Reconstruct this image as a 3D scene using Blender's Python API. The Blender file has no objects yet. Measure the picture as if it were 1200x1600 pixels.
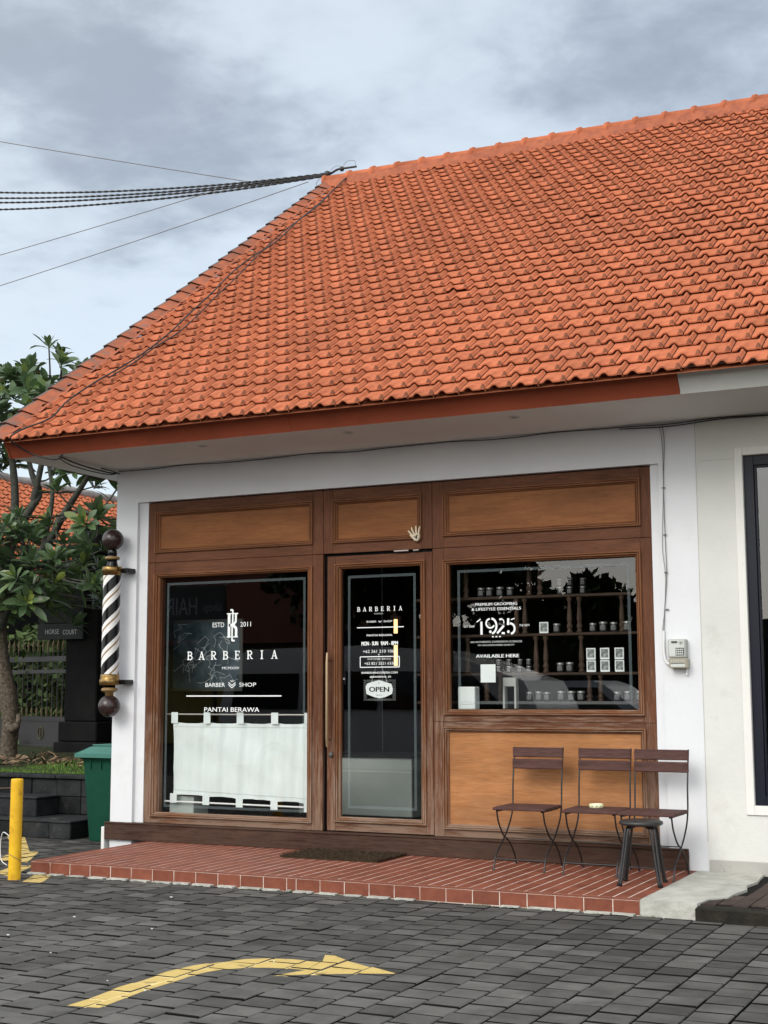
import bpy, math, random
from mathutils import Vector, Matrix, noise
PI = math.pi
rad = math.radians
R = random.Random(11)
sc = bpy.context.scene
col = sc.collection

# ---------------------------------------------------------------- camera
cam_d = bpy.data.cameras.new("camera")
cam = bpy.data.objects.new("camera", cam_d); col.objects.link(cam); sc.camera = cam
cam.location = (0, -10, 1.3666)
yaw, pitch, roll = rad(-25.959), rad(7.4067), rad(-0.162)
fw = Vector((math.sin(yaw)*math.cos(pitch), math.cos(yaw)*math.cos(pitch), math.sin(pitch)))
rt = Vector((math.cos(yaw), -math.sin(yaw), 0)); up = rt.cross(fw)
r2 = rt*math.cos(roll) + up*math.sin(roll); u2 = -rt*math.sin(roll) + up*math.cos(roll)
cam.rotation_euler = Matrix((r2, u2, -fw)).transposed().to_euler()
cam_d.sensor_fit = 'VERTICAL'; cam_d.sensor_height = 36; cam_d.lens = 2153.99/1600*36
cam_d.clip_start = 0.1; cam_d.clip_end = 2000
sc.render.resolution_x, sc.render.resolution_y = 768, 1024
sc.view_settings.view_transform = 'Standard'; sc.view_settings.look = 'None'
sc.view_settings.exposure = 0.13; sc.view_settings.gamma = 1
sc.render.engine = 'CYCLES'
sc.cycles.max_bounces = 8; sc.cycles.transparent_max_bounces = 16; sc.cycles.caustics_reflective = False

# ---------------------------------------------------------------- sky: nishita behind an overcast cloud deck
SUN_EL, SUN_AZ = 33.0, 192.0     # azimuth clockwise from +Y: behind the camera, a little to the left
w = bpy.data.worlds.new("World"); sc.world = w; w.use_nodes = True
nt = w.node_tree; nt.nodes.clear()
def N(t, **k):
    n = nt.nodes.new(t)
    for a, b in k.items(): setattr(n, a, b)
    return n
out = N('ShaderNodeOutputWorld'); bg_s = N('ShaderNodeBackground'); bg_c = N('ShaderNodeBackground'); add = N('ShaderNodeAddShader')
sky = N('ShaderNodeTexSky', sky_type='NISHITA'); sky.sun_disc = False
sky.sun_elevation = rad(SUN_EL); sky.sun_rotation = rad(SUN_AZ)
nt.links.new(sky.outputs[0], bg_s.inputs[0]); bg_s.inputs[1].default_value = 0.05
tc = N('ShaderNodeTexCoord')
def vm(op, a, b):
    n = N('ShaderNodeVectorMath', operation=op)
    for i, v in enumerate((a, b)):
        if v is None: continue
        if isinstance(v, (tuple, list)): n.inputs[i].default_value = v
        else: nt.links.new(v, n.inputs[i])
    return n
def mt(op, a, b=None, clamp=False):
    n = N('ShaderNodeMath', operation=op, use_clamp=clamp)
    for i, v in enumerate((a, b)):
        if v is None: continue
        if isinstance(v, (int, float)): n.inputs[i].default_value = v
        else: nt.links.new(v, n.inputs[i])
    return n.outputs[0]
nrm = vm('NORMALIZE', tc.outputs['Generated'], None).outputs[0]
sep = N('ShaderNodeSeparateXYZ'); nt.links.new(nrm, sep.inputs[0])
zz = mt('MAXIMUM', mt('ADD', sep.outputs[2], 0.12), 0.05)
cmb = N('ShaderNodeCombineXYZ'); nt.links.new(mt('DIVIDE', sep.outputs[0], zz), cmb.inputs[0]); nt.links.new(mt('DIVIDE', sep.outputs[1], zz), cmb.inputs[1])
def noi(scale, det, rough, off, dist=0.0):
    v = vm('ADD', cmb.outputs[0], off).outputs[0]
    n = N('ShaderNodeTexNoise'); nt.links.new(v, n.inputs['Vector'])
    n.inputs['Scale'].default_value = scale; n.inputs['Detail'].default_value = det; n.inputs['Roughness'].default_value = rough
    n.inputs['Distortion'].default_value = dist
    return n.outputs[0]
n1 = noi(2.6, 9, 0.55, (3.1, 0.4, 0), 0.3)
n2 = noi(9.0, 8, 0.55, (7.1, 2.4, 0), 0.2)
# a few heavier cloud banks, as directions in the sky
lobes = None
for d, rr, a in (((-0.536, 0.749, 0.39), 0.075, 0.36), ((-0.585, 0.700, 0.410), 0.11, 0.42), ((-0.60, 0.66, 0.45), 0.09, 0.3), ((-0.49, 0.79, 0.365), 0.05, 0.22), ((-0.235, 0.876, 0.41), 0.12, 0.42),
              ((-0.14, 0.89, 0.43), 0.13, 0.38), ((-0.405, 0.828, 0.385), 0.05, 0.22)):
    dist = vm('DISTANCE', nrm, d).outputs['Value']
    g = mt('MULTIPLY', mt('POWER', 2.718, mt('MULTIPLY', mt('MULTIPLY', dist, dist), -1/(rr*rr))), a)
    lobes = g if lobes is None else mt('ADD', lobes, g)
dens = mt('ADD', mt('ADD', mt('MULTIPLY', mt('SUBTRACT', n1, 0.5), 1.15), mt('MULTIPLY', mt('SUBTRACT', n2, 0.5), 0.85)), lobes)
mr = N('ShaderNodeMapRange', interpolation_type='SMOOTHSTEP'); nt.links.new(dens, mr.inputs[0]); mr.inputs[1].default_value = 0.0; mr.inputs[2].default_value = 0.78
ramp = N('ShaderNodeValToRGB'); nt.links.new(mr.outputs[0], ramp.inputs[0])
e = ramp.color_ramp.elements; e[0].position = 0; e[0].color = (0.68, 0.745, 0.79, 1); e[1].position = 1; e[1].color = (0.31, 0.34, 0.375, 1)
m = ramp.color_ramp.elements.new(0.35); m.color = (0.58, 0.64, 0.685, 1)
# the cloud deck is brighter round the veiled sun
sd = Vector((math.sin(rad(SUN_AZ))*math.cos(rad(SUN_EL)), math.cos(rad(SUN_AZ))*math.cos(rad(SUN_EL)), math.sin(rad(SUN_EL))))
dot = vm('DOT_PRODUCT', nrm, tuple(sd)).outputs['Value']
glow = mt('MULTIPLY', mt('POWER', mt('MAXIMUM', mt('ADD', mt('MULTIPLY', dot, 0.5), 0.5), 0.0), 3.2), 1.62)
bg_c.inputs[1].default_value = 0.77; nt.links.new(ramp.outputs[0], bg_c.inputs[0])
bg_g = N('ShaderNodeBackground'); bg_g.inputs[0].default_value = (1.0, 0.95, 0.88, 1); nt.links.new(glow, bg_g.inputs[1]); add2 = N('ShaderNodeAddShader')
nt.links.new(bg_s.outputs[0], add.inputs[0]); nt.links.new(bg_c.outputs[0], add.inputs[1]); nt.links.new(add.outputs[0], add2.inputs[0]); nt.links.new(bg_g.outputs[0], add2.inputs[1]); nt.links.new(add2.outputs[0], out.inputs[0])

sun_d = bpy.data.lights.new("sun", 'SUN'); sun = bpy.data.objects.new("sun", sun_d); col.objects.link(sun)
sun_d.energy = 1.2; sun_d.angle = rad(24); sun_d.color = (1, 0.96, 0.9)
sun.rotation_euler = (-sd).to_track_quat('-Z', 'Y').to_euler()

# ---------------------------------------------------------------- materials
MATS = {}
def mat(name, color, rough=0.6, var=0.0, vscale=8.0, vdet=4, stretch=(1, 1, 1), color2=None, bump=0.0, bscale=40.0, metal=0.0, tint=0.0, spec=0.5, coat=0.0, emit=None, dirt=None, sss=None):
    """principled material: base colour <-> color2 by noise, per-face 'tint' attribute, bump, dirt=(colour, scale, lo, hi)"""
    m = bpy.data.materials.new(name); m.use_nodes = True; t = m.node_tree; b = t.nodes['Principled BSDF']; L = t.links.new
    if spec == 0.5 and rough >= .55: spec = .15
    b.inputs['Roughness'].default_value = rough; b.inputs['Metallic'].default_value = metal; b.inputs['Specular IOR Level'].default_value = spec
    b.inputs['Coat Weight'].default_value = coat
    c = (*color, 1)
    b.inputs['Base Color'].default_value = c
    tcn = t.nodes.new('ShaderNodeTexCoord'); mp = t.nodes.new('ShaderNodeMapping'); L(tcn.outputs['Object'], mp.inputs[0]); mp.inputs['Scale'].default_value = stretch
    cur = None
    if color2 is not None or var:
        c2 = color2 if color2 is not None else tuple(x*(1-var) for x in color)
        n = t.nodes.new('ShaderNodeTexNoise'); L(mp.outputs[0], n.inputs['Vector']); n.inputs['Scale'].default_value = vscale; n.inputs['Detail'].default_value = vdet; n.inputs['Roughness'].default_value = 0.6
        r = t.nodes.new('ShaderNodeMapRange'); L(n.outputs[0], r.inputs[0]); r.inputs[1].default_value = 0.35; r.inputs[2].default_value = 0.65
        x = t.nodes.new('ShaderNodeMix'); x.data_type = 'RGBA'; L(r.outputs[0], x.inputs[0]); x.inputs[6].default_value = c; x.inputs[7].default_value = (*c2, 1)
        cur = x.outputs[2]
    if dirt:
        for dd in (dirt if isinstance(dirt[0], (tuple, list)) and isinstance(dirt[0][0], (tuple, list)) else [dirt]):
            n = t.nodes.new('ShaderNodeTexNoise'); L(tcn.outputs['Object'], n.inputs['Vector']); n.inputs['Scale'].default_value = dd[1]; n.inputs['Detail'].default_value = 8; n.inputs['Roughness'].default_value = 0.65
            r = t.nodes.new('ShaderNodeMapRange'); L(n.outputs[0], r.inputs[0]); r.inputs[1].default_value = dd[2]; r.inputs[2].default_value = dd[3]; r.inputs[4].default_value = dd[4] if len(dd) > 4 else 1.0
            x = t.nodes.new('ShaderNodeMix'); x.data_type = 'RGBA'; L(r.outputs[0], x.inputs[0]); x.inputs[7].default_value = (*dd[0], 1)
            if cur is None: x.inputs[6].default_value = c
            else: L(cur, x.inputs[6])
            cur = x.outputs[2]
    if tint:
        a = t.nodes.new('ShaderNodeAttribute'); a.attribute_name = 'tint'
        r = t.nodes.new('ShaderNodeMapRange'); L(a.outputs['Fac'], r.inputs[0]); r.inputs[3].default_value = 1-tint; r.inputs[4].default_value = 1+tint
        x = t.nodes.new('ShaderNodeVectorMath'); x.operation = 'SCALE'; L(r.outputs[0], x.inputs['Scale'])
        if cur is None: x.inputs[0].default_value = color
        else: L(cur, x.inputs[0])
        cur = x.outputs[0]
    if cur is not None: L(cur, b.inputs['Base Color'])
    if bump:
        n = t.nodes.new('ShaderNodeTexNoise'); L(mp.outputs[0], n.inputs['Vector']); n.inputs['Scale'].default_value = bscale; n.inputs['Detail'].default_value = 5
        bn = t.nodes.new('ShaderNodeBump'); L(n.outputs[0], bn.inputs['Height']); bn.inputs['Strength'].default_value = bump; bn.inputs['Distance'].default_value = 0.01
        L(bn.outputs[0], b.inputs['Normal'])
    if emit: b.inputs['Emission Color'].default_value = (*emit[0], 1); b.inputs['Emission Strength'].default_value = emit[1]
    if sss: b.inputs['Transmission Weight'].default_value = 0
    MATS[name] = m
    return m

def wood(name, c1, c2, axis, weather=0.0, rough=0.5, pore=0.68):
    """grain runs along axis 'x' or 'z'; weather = how strongly grey bare wood shows, more towards the ground"""
    m = bpy.data.materials.new(name); m.use_nodes = True; t = m.node_tree; b = t.nodes['Principled BSDF']; L = t.links.new
    tcn = t.nodes.new('ShaderNodeTexCoord'); mp = t.nodes.new('ShaderNodeMapping'); L(tcn.outputs['Object'], mp.inputs[0])
    mp.inputs['Scale'].default_value = (2.2, 30, 30) if axis == 'x' else (30, 30, 1.6)
    n = t.nodes.new('ShaderNodeTexNoise'); L(mp.outputs[0], n.inputs['Vector']); n.inputs['Scale'].default_value = 1.6; n.inputs['Detail'].default_value = 8; n.inputs['Roughness'].default_value = 0.65; n.inputs['Distortion'].default_value = 0.6
    r = t.nodes.new('ShaderNodeMapRange'); L(n.outputs[0], r.inputs[0]); r.inputs[1].default_value = 0.3; r.inputs[2].default_value = 0.7
    x = t.nodes.new('ShaderNodeMix'); x.data_type = 'RGBA'; L(r.outputs[0], x.inputs[0]); x.inputs[6].default_value = (*c1, 1); x.inputs[7].default_value = (*c2, 1)
    cur = x.outputs[2]
    # broad tone changes
    nb = t.nodes.new('ShaderNodeTexNoise'); mb = t.nodes.new('ShaderNodeMapping'); L(tcn.outputs['Object'], mb.inputs[0]); mb.inputs['Scale'].default_value = (0.8, 1, 2.5) if axis == 'x' else (3, 3, .8); L(mb.outputs[0], nb.inputs['Vector']); nb.inputs['Scale'].default_value = 1.7; nb.inputs['Detail'].default_value = 5
    rb = t.nodes.new('ShaderNodeMapRange'); L(nb.outputs[0], rb.inputs[0]); rb.inputs[1].default_value = 0.3; rb.inputs[2].default_value = 0.7; rb.inputs[3].default_value = 0.78; rb.inputs[4].default_value = 1.2
    sv = t.nodes.new('ShaderNodeVectorMath'); sv.operation = 'SCALE'; L(cur, sv.inputs[0]); L(rb.outputs[0], sv.inputs['Scale']); cur = sv.outputs[0]
    # fine pores
    mp3 = t.nodes.new('ShaderNodeMapping'); L(tcn.outputs['Object'], mp3.inputs[0]); mp3.inputs['Scale'].default_value = (12, 180, 180) if axis == 'x' else (180, 180, 12)
    n3 = t.nodes.new('ShaderNodeTexNoise'); L(mp3.outputs[0], n3.inputs['Vector']); n3.inputs['Scale'].default_value = 1.0; n3.inputs['Detail'].default_value = 2
    r3 = t.nodes.new('ShaderNodeMapRange'); L(n3.outputs[0], r3.inputs[0]); r3.inputs[1].default_value = 0.3; r3.inputs[2].default_value = 0.6; r3.inputs[3].default_value = pore; r3.inputs[4].default_value = 1.1
    s3 = t.nodes.new('ShaderNodeVectorMath'); s3.operation = 'SCALE'; L(cur, s3.inputs[0]); L(r3.outputs[0], s3.inputs['Scale']); cur = s3.outputs[0]
    rgh = None
    if weather:
        n4 = t.nodes.new('ShaderNodeTexNoise'); mp4 = t.nodes.new('ShaderNodeMapping'); L(tcn.outputs['Object'], mp4.inputs[0]); mp4.inputs['Scale'].default_value = (3, 40, 40) if axis == 'x' else (40, 40, 2.5)
        L(mp4.outputs[0], n4.inputs['Vector']); n4.inputs['Scale'].default_value = 1.3; n4.inputs['Detail'].default_value = 9; n4.inputs['Roughness'].default_value = 0.75
        n5 = t.nodes.new('ShaderNodeTexNoise'); L(tcn.outputs['Object'], n5.inputs['Vector']); n5.inputs['Scale'].default_value = 2.3; n5.inputs['Detail'].default_value = 3
        sp = t.nodes.new('ShaderNodeSeparateXYZ'); L(tcn.outputs['Object'], sp.inputs[0])
        hz = t.nodes.new('ShaderNodeMapRange'); L(sp.outputs[2], hz.inputs[0]); hz.inputs[1].default_value = 2.3; hz.inputs[2].default_value = 0.3; hz.inputs[3].default_value = -0.16; hz.inputs[4].default_value = 0.16
        a1 = t.nodes.new('ShaderNodeMath'); a1.operation = 'ADD'; L(n4.outputs[0], a1.inputs[0]); L(hz.outputs[0], a1.inputs[1])
        a2 = t.nodes.new('ShaderNodeMath'); a2.operation = 'MULTIPLY_ADD'; L(n5.outputs[0], a2.inputs[0]); a2.inputs[1].default_value = 0.35; L(a1.outputs[0], a2.inputs[2])
        r5 = t.nodes.new('ShaderNodeMapRange'); L(a2.outputs[0], r5.inputs[0]); r5.inputs[1].default_value = 0.70; r5.inputs[2].default_value = 0.86; r5.inputs[4].default_value = weather
        x5 = t.nodes.new('ShaderNodeMix'); x5.data_type = 'RGBA'; L(r5.outputs[0], x5.inputs[0]); L(cur, x5.inputs[6]); x5.inputs[7].default_value = (0.30, 0.22, 0.165, 1)
        cur = x5.outputs[2]
    L(cur, b.inputs['Base Color']); b.inputs['Roughness'].default_value = rough; b.inputs['Specular IOR Level'].default_value = 0.10
    bn = t.nodes.new('ShaderNodeBump'); L(n3.outputs[0], bn.inputs['Height']); bn.inputs['Strength'].default_value = 0.25; bn.inputs['Distance'].default_value = 0.002; L(bn.outputs[0], b.inputs['Normal'])
    MATS[name] = m
    return m

def glassmat(name, k=1.7, rough=0.0, tint=(0.95, 0.97, 0.965)):
    m = bpy.data.materials.new(name); m.use_nodes = True; t = m.node_tree; t.nodes.clear(); L = t.links.new
    o = t.nodes.new('ShaderNodeOutputMaterial'); g = t.nodes.new('ShaderNodeBsdfGlossy'); g.inputs['Roughness'].default_value = rough
    tr = t.nodes.new('ShaderNodeBsdfTransparent'); tr.inputs[0].default_value = (*tint, 1)
    f = t.nodes.new('ShaderNodeFresnel')
    ge = t.nodes.new('ShaderNodeNewGeometry'); io = t.nodes.new('ShaderNodeMapRange'); L(ge.outputs['Backfacing'], io.inputs[0]); io.inputs[3].default_value = 1.52; io.inputs[4].default_value = 1/1.52; L(io.outputs[0], f.inputs[0])
    mm = t.nodes.new('ShaderNodeMath'); mm.operation = 'MULTIPLY'; mm.use_clamp = True; L(f.outputs[0], mm.inputs[0]); mm.inputs[1].default_value = k
    mx = t.nodes.new('ShaderNodeMixShader'); L(mm.outputs[0], mx.inputs[0]); L(tr.outputs[0], mx.inputs[1]); L(g.outputs[0], mx.inputs[2]); L(mx.outputs[0], o.inputs[0])
    return m
def frostmat(name, colr, a):
    m = bpy.data.materials.new(name); m.use_nodes = True; t = m.node_tree; t.nodes.clear(); L = t.links.new
    o = t.nodes.new('ShaderNodeOutputMaterial'); g = t.nodes.new('ShaderNodeBsdfDiffuse'); g.inputs[0].default_value = (*colr, 1)
    tr = t.nodes.new('ShaderNodeBsdfTransparent'); mx = t.nodes.new('ShaderNodeMixShader'); mx.inputs[0].default_value = a
    L(tr.outputs[0], mx.inputs[1]); L(g.outputs[0], mx.inputs[2]); L(mx.outputs[0], o.inputs[0])
    return m

M_plaster = mat('white_plaster', (0.715, 0.73, 0.75), 0.85, var=0.06, vscale=1.3, bump=0.15, bscale=30, dirt=[((0.50, 0.49, 0.46), 2.2, 0.60, 0.80, 0.35), ((0.34, 0.32, 0.28), 18, 0.70, 0.76, 0.5)])
M_cream = mat('cream_plaster', (0.66, 0.665, 0.63), 0.85, var=0.08, vscale=2.0, bump=0.25, bscale=26, dirt=((0.42, 0.41, 0.36), 3.1, 0.58, 0.78, 0.45))
M_soffit = mat('soffit_paint', (0.84, 0.83, 0.80), 0.9, var=0.06, vscale=0.8)
M_greyskirt = mat('grey_skirting_paint', (0.42, 0.41, 0.38), 0.8, var=0.1, vscale=5, dirt=((0.16, 0.15, 0.13), 22, 0.62, 0.68, 0.8))
M_trim = mat('white_trim_paint', (0.74, 0.74, 0.70), 0.6, var=0.05, vscale=4, dirt=((0.15, 0.13, 0.11), 30, 0.68, 0.72, 0.8))
M_fascia = mat('red_fascia_paint', (0.33, 0.078, 0.038), 0.6, var=0.18, vscale=1.2, dirt=((0.13, 0.04, 0.025), 3.5, 0.55, 0.75, 0.5))
M_fasciaw = mat('white_fascia_paint', (0.60, 0.61, 0.58), 0.6, var=0.05)
M_tile = mat('terracotta_roof_tile', (0.455, 0.145, 0.070), 0.8, tint=0.14, color2=(0.37, 0.112, 0.055), spec=0.08, vscale=14, bump=0.25, bscale=120, dirt=[((0.24, 0.085, 0.050), 1.1, 0.50, 0.72, 0.40), ((0.27, 0.09, 0.05), 9, 0.58, 0.72, 0.55), ((0.10, 0.075, 0.055), 55, 0.68, 0.73, 0.8)])
M_tiledark = mat('grimy_tile_nib', (0.20, 0.072, 0.038), 0.85, tint=0.2, var=0.3, vscale=60)
M_tileedge = mat('tile_nose_edge', (0.36, 0.115, 0.055), 0.85, tint=0.25, var=0.3, vscale=60)
M_mortar = mat('ridge_mortar', (0.36, 0.115, 0.060), 0.9, color2=(0.24, 0.08, 0.048), vscale=9, bump=0.7, bscale=40)
M_gap = mat('dark_joint_and_lap_shade', (0.055, 0.022, 0.014), 0.95)  # dark tile joints, and the shadow line painted under tile noses
M_verge = mat('weathered_verge_tile', (0.36, 0.112, 0.056), 0.85, tint=0.15, color2=(0.25, 0.085, 0.05), vscale=7, bump=0.4, bscale=60, dirt=((0.13, 0.11, 0.10), 9, 0.50, 0.66, 0.8))
M_vergetop = mat('lichen_grey_verge_top', (0.13, 0.095, 0.085), 0.9, color2=(0.08, 0.068, 0.065), vscale=8, bump=0.4, bscale=60, tint=0.2)
M_woodv = wood('dark_timber_upright', (0.135, 0.056, 0.029), (0.090, 0.036, 0.020), 'z', 0.55, 0.5, 0.8)
M_woodh = wood('dark_timber_rail', (0.135, 0.056, 0.029), (0.090, 0.036, 0.020), 'x', 0.55, 0.5, 0.8)
M_mouldv = wood('moulding_upright', (0.215, 0.095, 0.045), (0.14, 0.056, 0.026), 'z', 0.75, 0.5, 0.8)
M_mouldh = wood('moulding_rail', (0.215, 0.095, 0.045), (0.14, 0.056, 0.026), 'x', 0.75, 0.5, 0.8)
M_board = wood('honey_plywood', (0.235, 0.096, 0.036), (0.175, 0.068, 0.025), 'x', 0.0, 0.42, 0.90)
M_boardlow = wood('paler_plywood', (0.40, 0.185, 0.075), (0.285, 0.122, 0.046), 'x', 0.12, 0.5, 0.88)  # paler brown than the boards of the transom panels
M_sill = wood('threshold_timber', (0.058, 0.027, 0.018), (0.030, 0.015, 0.011), 'x', 0.10)
M_glass = glassmat('window_glass', 1.9)
M_frost = frostmat('etched_border', (0.34, 0.42, 0.44), 0.15)
M_letter = mat('white_vinyl', (0.80, 0.84, 0.83), 0.5)
M_letterdim = mat('grey_vinyl', (0.50, 0.53, 0.53), 0.5)
M_gold = mat('gilt_brass', (0.40, 0.25, 0.085), 0.36, dirt=((0.10, 0.07, 0.04), 20, 0.5, 0.7, 0.7), metal=0.9, var=0.5, vscale=12, bump=0.2)
M_black = mat('gloss_black', (0.004, 0.004, 0.005), 0.2, spec=0.3)
M_whitegloss = mat('gloss_white', (0.78, 0.77, 0.76), 0.3)
M_goldpaint = mat('gold_paint', (0.24, 0.15, 0.055), 0.4)
M_ball = mat('aged_bronze_ball', (0.034, 0.019, 0.017), 0.28, color2=(0.018, 0.010, 0.010), vscale=18, bump=0.15, dirt=((0.30, 0.22, 0.17), 38, 0.63, 0.68, 0.7))
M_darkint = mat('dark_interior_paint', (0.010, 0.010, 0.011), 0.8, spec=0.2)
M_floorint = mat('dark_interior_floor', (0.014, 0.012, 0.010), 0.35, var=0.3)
M_counter = mat('pale_counter_laminate', (0.44, 0.48, 0.44), 0.5, var=0.06)
M_curtain = mat('off_white_linen', (0.80, 0.86, 0.84), 0.9, bump=0.35, bscale=180, var=0.04, vscale=5)
M_stripmetal = mat('satin_steel', (0.55, 0.52, 0.48), 0.3, metal=0.9)
M_brass = mat('worn_brass', (0.42, 0.30, 0.18), 0.35, metal=0.8)
M_iron = mat('black_iron', (0.018, 0.018, 0.019), 0.4, var=0.3, vscale=20)
M_irong = mat('worn_iron', (0.085, 0.078, 0.072), 0.45, var=0.5, vscale=20)
M_chairwood = wood('brown_stained_slat', (0.105, 0.055, 0.048), (0.066, 0.035, 0.031), 'x', 0.0, 0.55)
M_stoolseat = mat('black_vinyl_seat', (0.025, 0.023, 0.023), 0.38, bump=0.2, bscale=200)
M_terra = mat('terracotta_step_tile', (0.225, 0.075, 0.045), 0.65, tint=0.14, color2=(0.18, 0.057, 0.036), vscale=16, bump=0.15, bscale=80, dirt=((0.05, 0.022, 0.018), 24, 0.69, 0.74, 0.7))
M_grout = mat('pale_grout', (0.66, 0.58, 0.51), 0.9, color2=(0.40, 0.27, 0.22), vscale=9)
M_grout2 = mat('worn_white_grout', (0.72, 0.63, 0.56), 0.9, color2=(0.42, 0.28, 0.22), vscale=5)
M_conc = mat('rough_pale_concrete', (0.52, 0.52, 0.47), 0.9, color2=(0.38, 0.38, 0.34), vscale=7, bump=0.7, bscale=34, dirt=((0.12, 0.11, 0.09), 12, 0.64, 0.72, 0.6))
M_kerb = mat('dirty_dark_kerb', (0.032, 0.028, 0.022), 0.9, color2=(0.016, 0.015, 0.012), vscale=9, bump=0.8, bscale=40)
M_brownpave = mat('brown_paver', (0.075, 0.055, 0.047), 0.8, tint=0.25, var=0.3, vscale=10, bump=0.4, bscale=60)
M_paver = mat('grey_concrete_paver', (0.112, 0.108, 0.101), 0.85, tint=0.38, spec=0.08, color2=(0.074, 0.072, 0.067), vscale=5, bump=0.5, bscale=150, dirt=[((0.030, 0.029, 0.027), 1.1, 0.55, 0.72, 0.55), ((0.17, 0.165, 0.155), 6, 0.66, 0.74, 0.35)])
M_joint = mat('dark_paver_joint', (0.008, 0.0075, 0.007), 0.95, var=0.3)
M_ypaint = mat('worn_yellow_paint', (0.60, 0.45, 0.17), 0.75, color2=(0.54, 0.39, 0.13), vscale=10, bump=0.3, bscale=90, dirt=[((0.24, 0.19, 0.09), 34, 0.58, 0.68, 0.65), ((0.11, 0.10, 0.085), 11, 0.60, 0.70, 0.65)])
M_yjoint = mat('paint_filled_joint', (0.72, 0.58, 0.26), 0.8)
M_bollard = mat('yellow_bollard_paint', (0.82, 0.50, 0.025), 0.5, spec=0.2, color2=(0.66, 0.36, 0.02), vscale=7, dirt=[((0.40, 0.20, 0.02), 14, 0.58, 0.66, 0.7), ((0.07, 0.05, 0.03), 34, 0.69, 0.72, 0.8)])
M_bin = mat('green_bin_plastic', (0.008, 0.062, 0.038), 0.5, spec=0.15, var=0.15, bump=0.05, dirt=[((0.30, 0.38, 0.34), 26, 0.72, 0.75, 0.7)])
M_binlid = mat('faded_green_bin_lid', (0.045, 0.17, 0.135), 0.5, var=0.2, vscale=5)
M_lava = mat('black_lava_stone', (0.022, 0.023, 0.024), 0.75, color2=(0.010, 0.011, 0.012), vscale=6, bump=0.6, bscale=30, tint=0.4, dirt=((0.14, 0.13, 0.115), 4.2, 0.60, 0.74, 0.55))
M_darkwall = mat('black_wall_paint', (0.005, 0.005, 0.0055), 0.85, bump=0.5, bscale=20, color2=(0.009, 0.009, 0.009), vscale=5, spec=0.2)
M_grass = mat('grass_blade', (0.095, 0.17, 0.035), 0.8, tint=0.4)
M_soil = mat('dark_soil', (0.035, 0.045, 0.018), 0.95, var=0.4, vscale=12, bump=0.8)
M_twig = mat('dry_brown_leaf', (0.16, 0.11, 0.07), 0.85, tint=0.5)
M_bark = mat('frangipani_bark', (0.15, 0.122, 0.09), 0.85, color2=(0.045, 0.037, 0.028), vscale=30, bump=1.0, bscale=45)
M_barksm = mat('grey_branch_bark', (0.085, 0.088, 0.075), 0.8, color2=(0.045, 0.047, 0.038), vscale=20, bump=0.5, bscale=45)
M_coir = mat('brown_coir', (0.050, 0.034, 0.021), 0.95, tint=0.6)
M_wire = mat('black_cable_sheath', (0.012, 0.012, 0.013), 0.5)
M_wiregrey = mat('grey_cable_sheath', (0.16, 0.15, 0.14), 0.6)
M_whitepipe = mat('white_plastic_conduit', (0.72, 0.73, 0.73), 0.45)
M_meterbody = mat('grey_meter_plastic', (0.40, 0.41, 0.38), 0.4)
M_meterface = mat('pale_meter_label', (0.55, 0.58, 0.55), 0.5, var=0.12, vscale=90)
M_meterdark = mat('dark_meter_plastic', (0.05, 0.055, 0.05), 0.3)
M_metertan = mat('amber_terminal_cover', (0.33, 0.30, 0.23), 0.3)
M_bonewhite = mat('carved_pale_wood', (0.66, 0.57, 0.42), 0.6, var=0.15, vscale=30)
M_navy = mat('navy_aluminium_frame', (0.005, 0.007, 0.016), 0.4, spec=0.25)
M_steelwhite = mat('white_car_paint', (0.80, 0.82, 0.82), 0.25, coat=1.0)
M_silver = mat('silver_car_paint', (0.62, 0.68, 0.74), 0.35, coat=0.6)
M_tyre = mat('tyre_rubber', (0.015, 0.015, 0.015), 0.85)
M_rim = mat('alloy_rim', (0.42, 0.43, 0.44), 0.3, metal=0.9)
M_carglass = mat('tinted_car_glass', (0.006, 0.007, 0.008), 0.05)
M_redlamp = mat('red_tail_lamp', (0.30, 0.02, 0.02), 0.2)
M_headlamp = mat('clear_headlamp', (0.6, 0.62, 0.62), 0.12)
M_ywall = mat('ochre_wall_paint', (0.42, 0.32, 0.06), 0.8, var=0.1)
M_tanwall = mat('tan_wall_render', (0.17, 0.125, 0.08), 0.85, var=0.15, vscale=3)
M_green = mat('tree_foliage', (0.055, 0.085, 0.028), 0.6, tint=0.45)
M_bluepic = mat('blue_print', (0.010, 0.028, 0.042), 0.5, color2=(0.055, 0.085, 0.10), vscale=9, vdet=1)
M_paperw = mat('white_card', (0.80, 0.84, 0.82), 0.7)
M_cardpic = mat('grey_engraving', (0.40, 0.42, 0.40), 0.7, color2=(0.10, 0.11, 0.11), vscale=40, vdet=2)
M_jar = mat('black_jar', (0.02, 0.02, 0.022), 0.2)
M_jarlabel = mat('grey_jar_label', (0.14, 0.14, 0.135), 0.6, color2=(0.10, 0.10, 0.10), vscale=60, vdet=1)
M_jarlid = mat('pale_tin_lid', (0.20, 0.20, 0.19), 0.3, metal=0.5)
M_shelf = wood('old_teak_shelf', (0.060, 0.038, 0.027), (0.03, 0.02, 0.014), 'x', 0.0)
M_bal = wood('turned_teak', (0.085, 0.055, 0.041), (0.045, 0.03, 0.022), 'z', 0.0)
M_lampwarm = mat('lit_lamp_tube', (1, 0.8, 0.5), 0.5, emit=((1.0, 0.62, 0.28), 1.7))
M_ash = mat('cream_glazed_ashtray', (0.75, 0.72, 0.50), 0.3)
M_ashgr = mat('green_glaze_pattern', (0.36, 0.44, 0.10), 0.3)
M_litter = mat('white_litter', (0.7, 0.7, 0.67), 0.8)
M_leafmat = None
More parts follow.
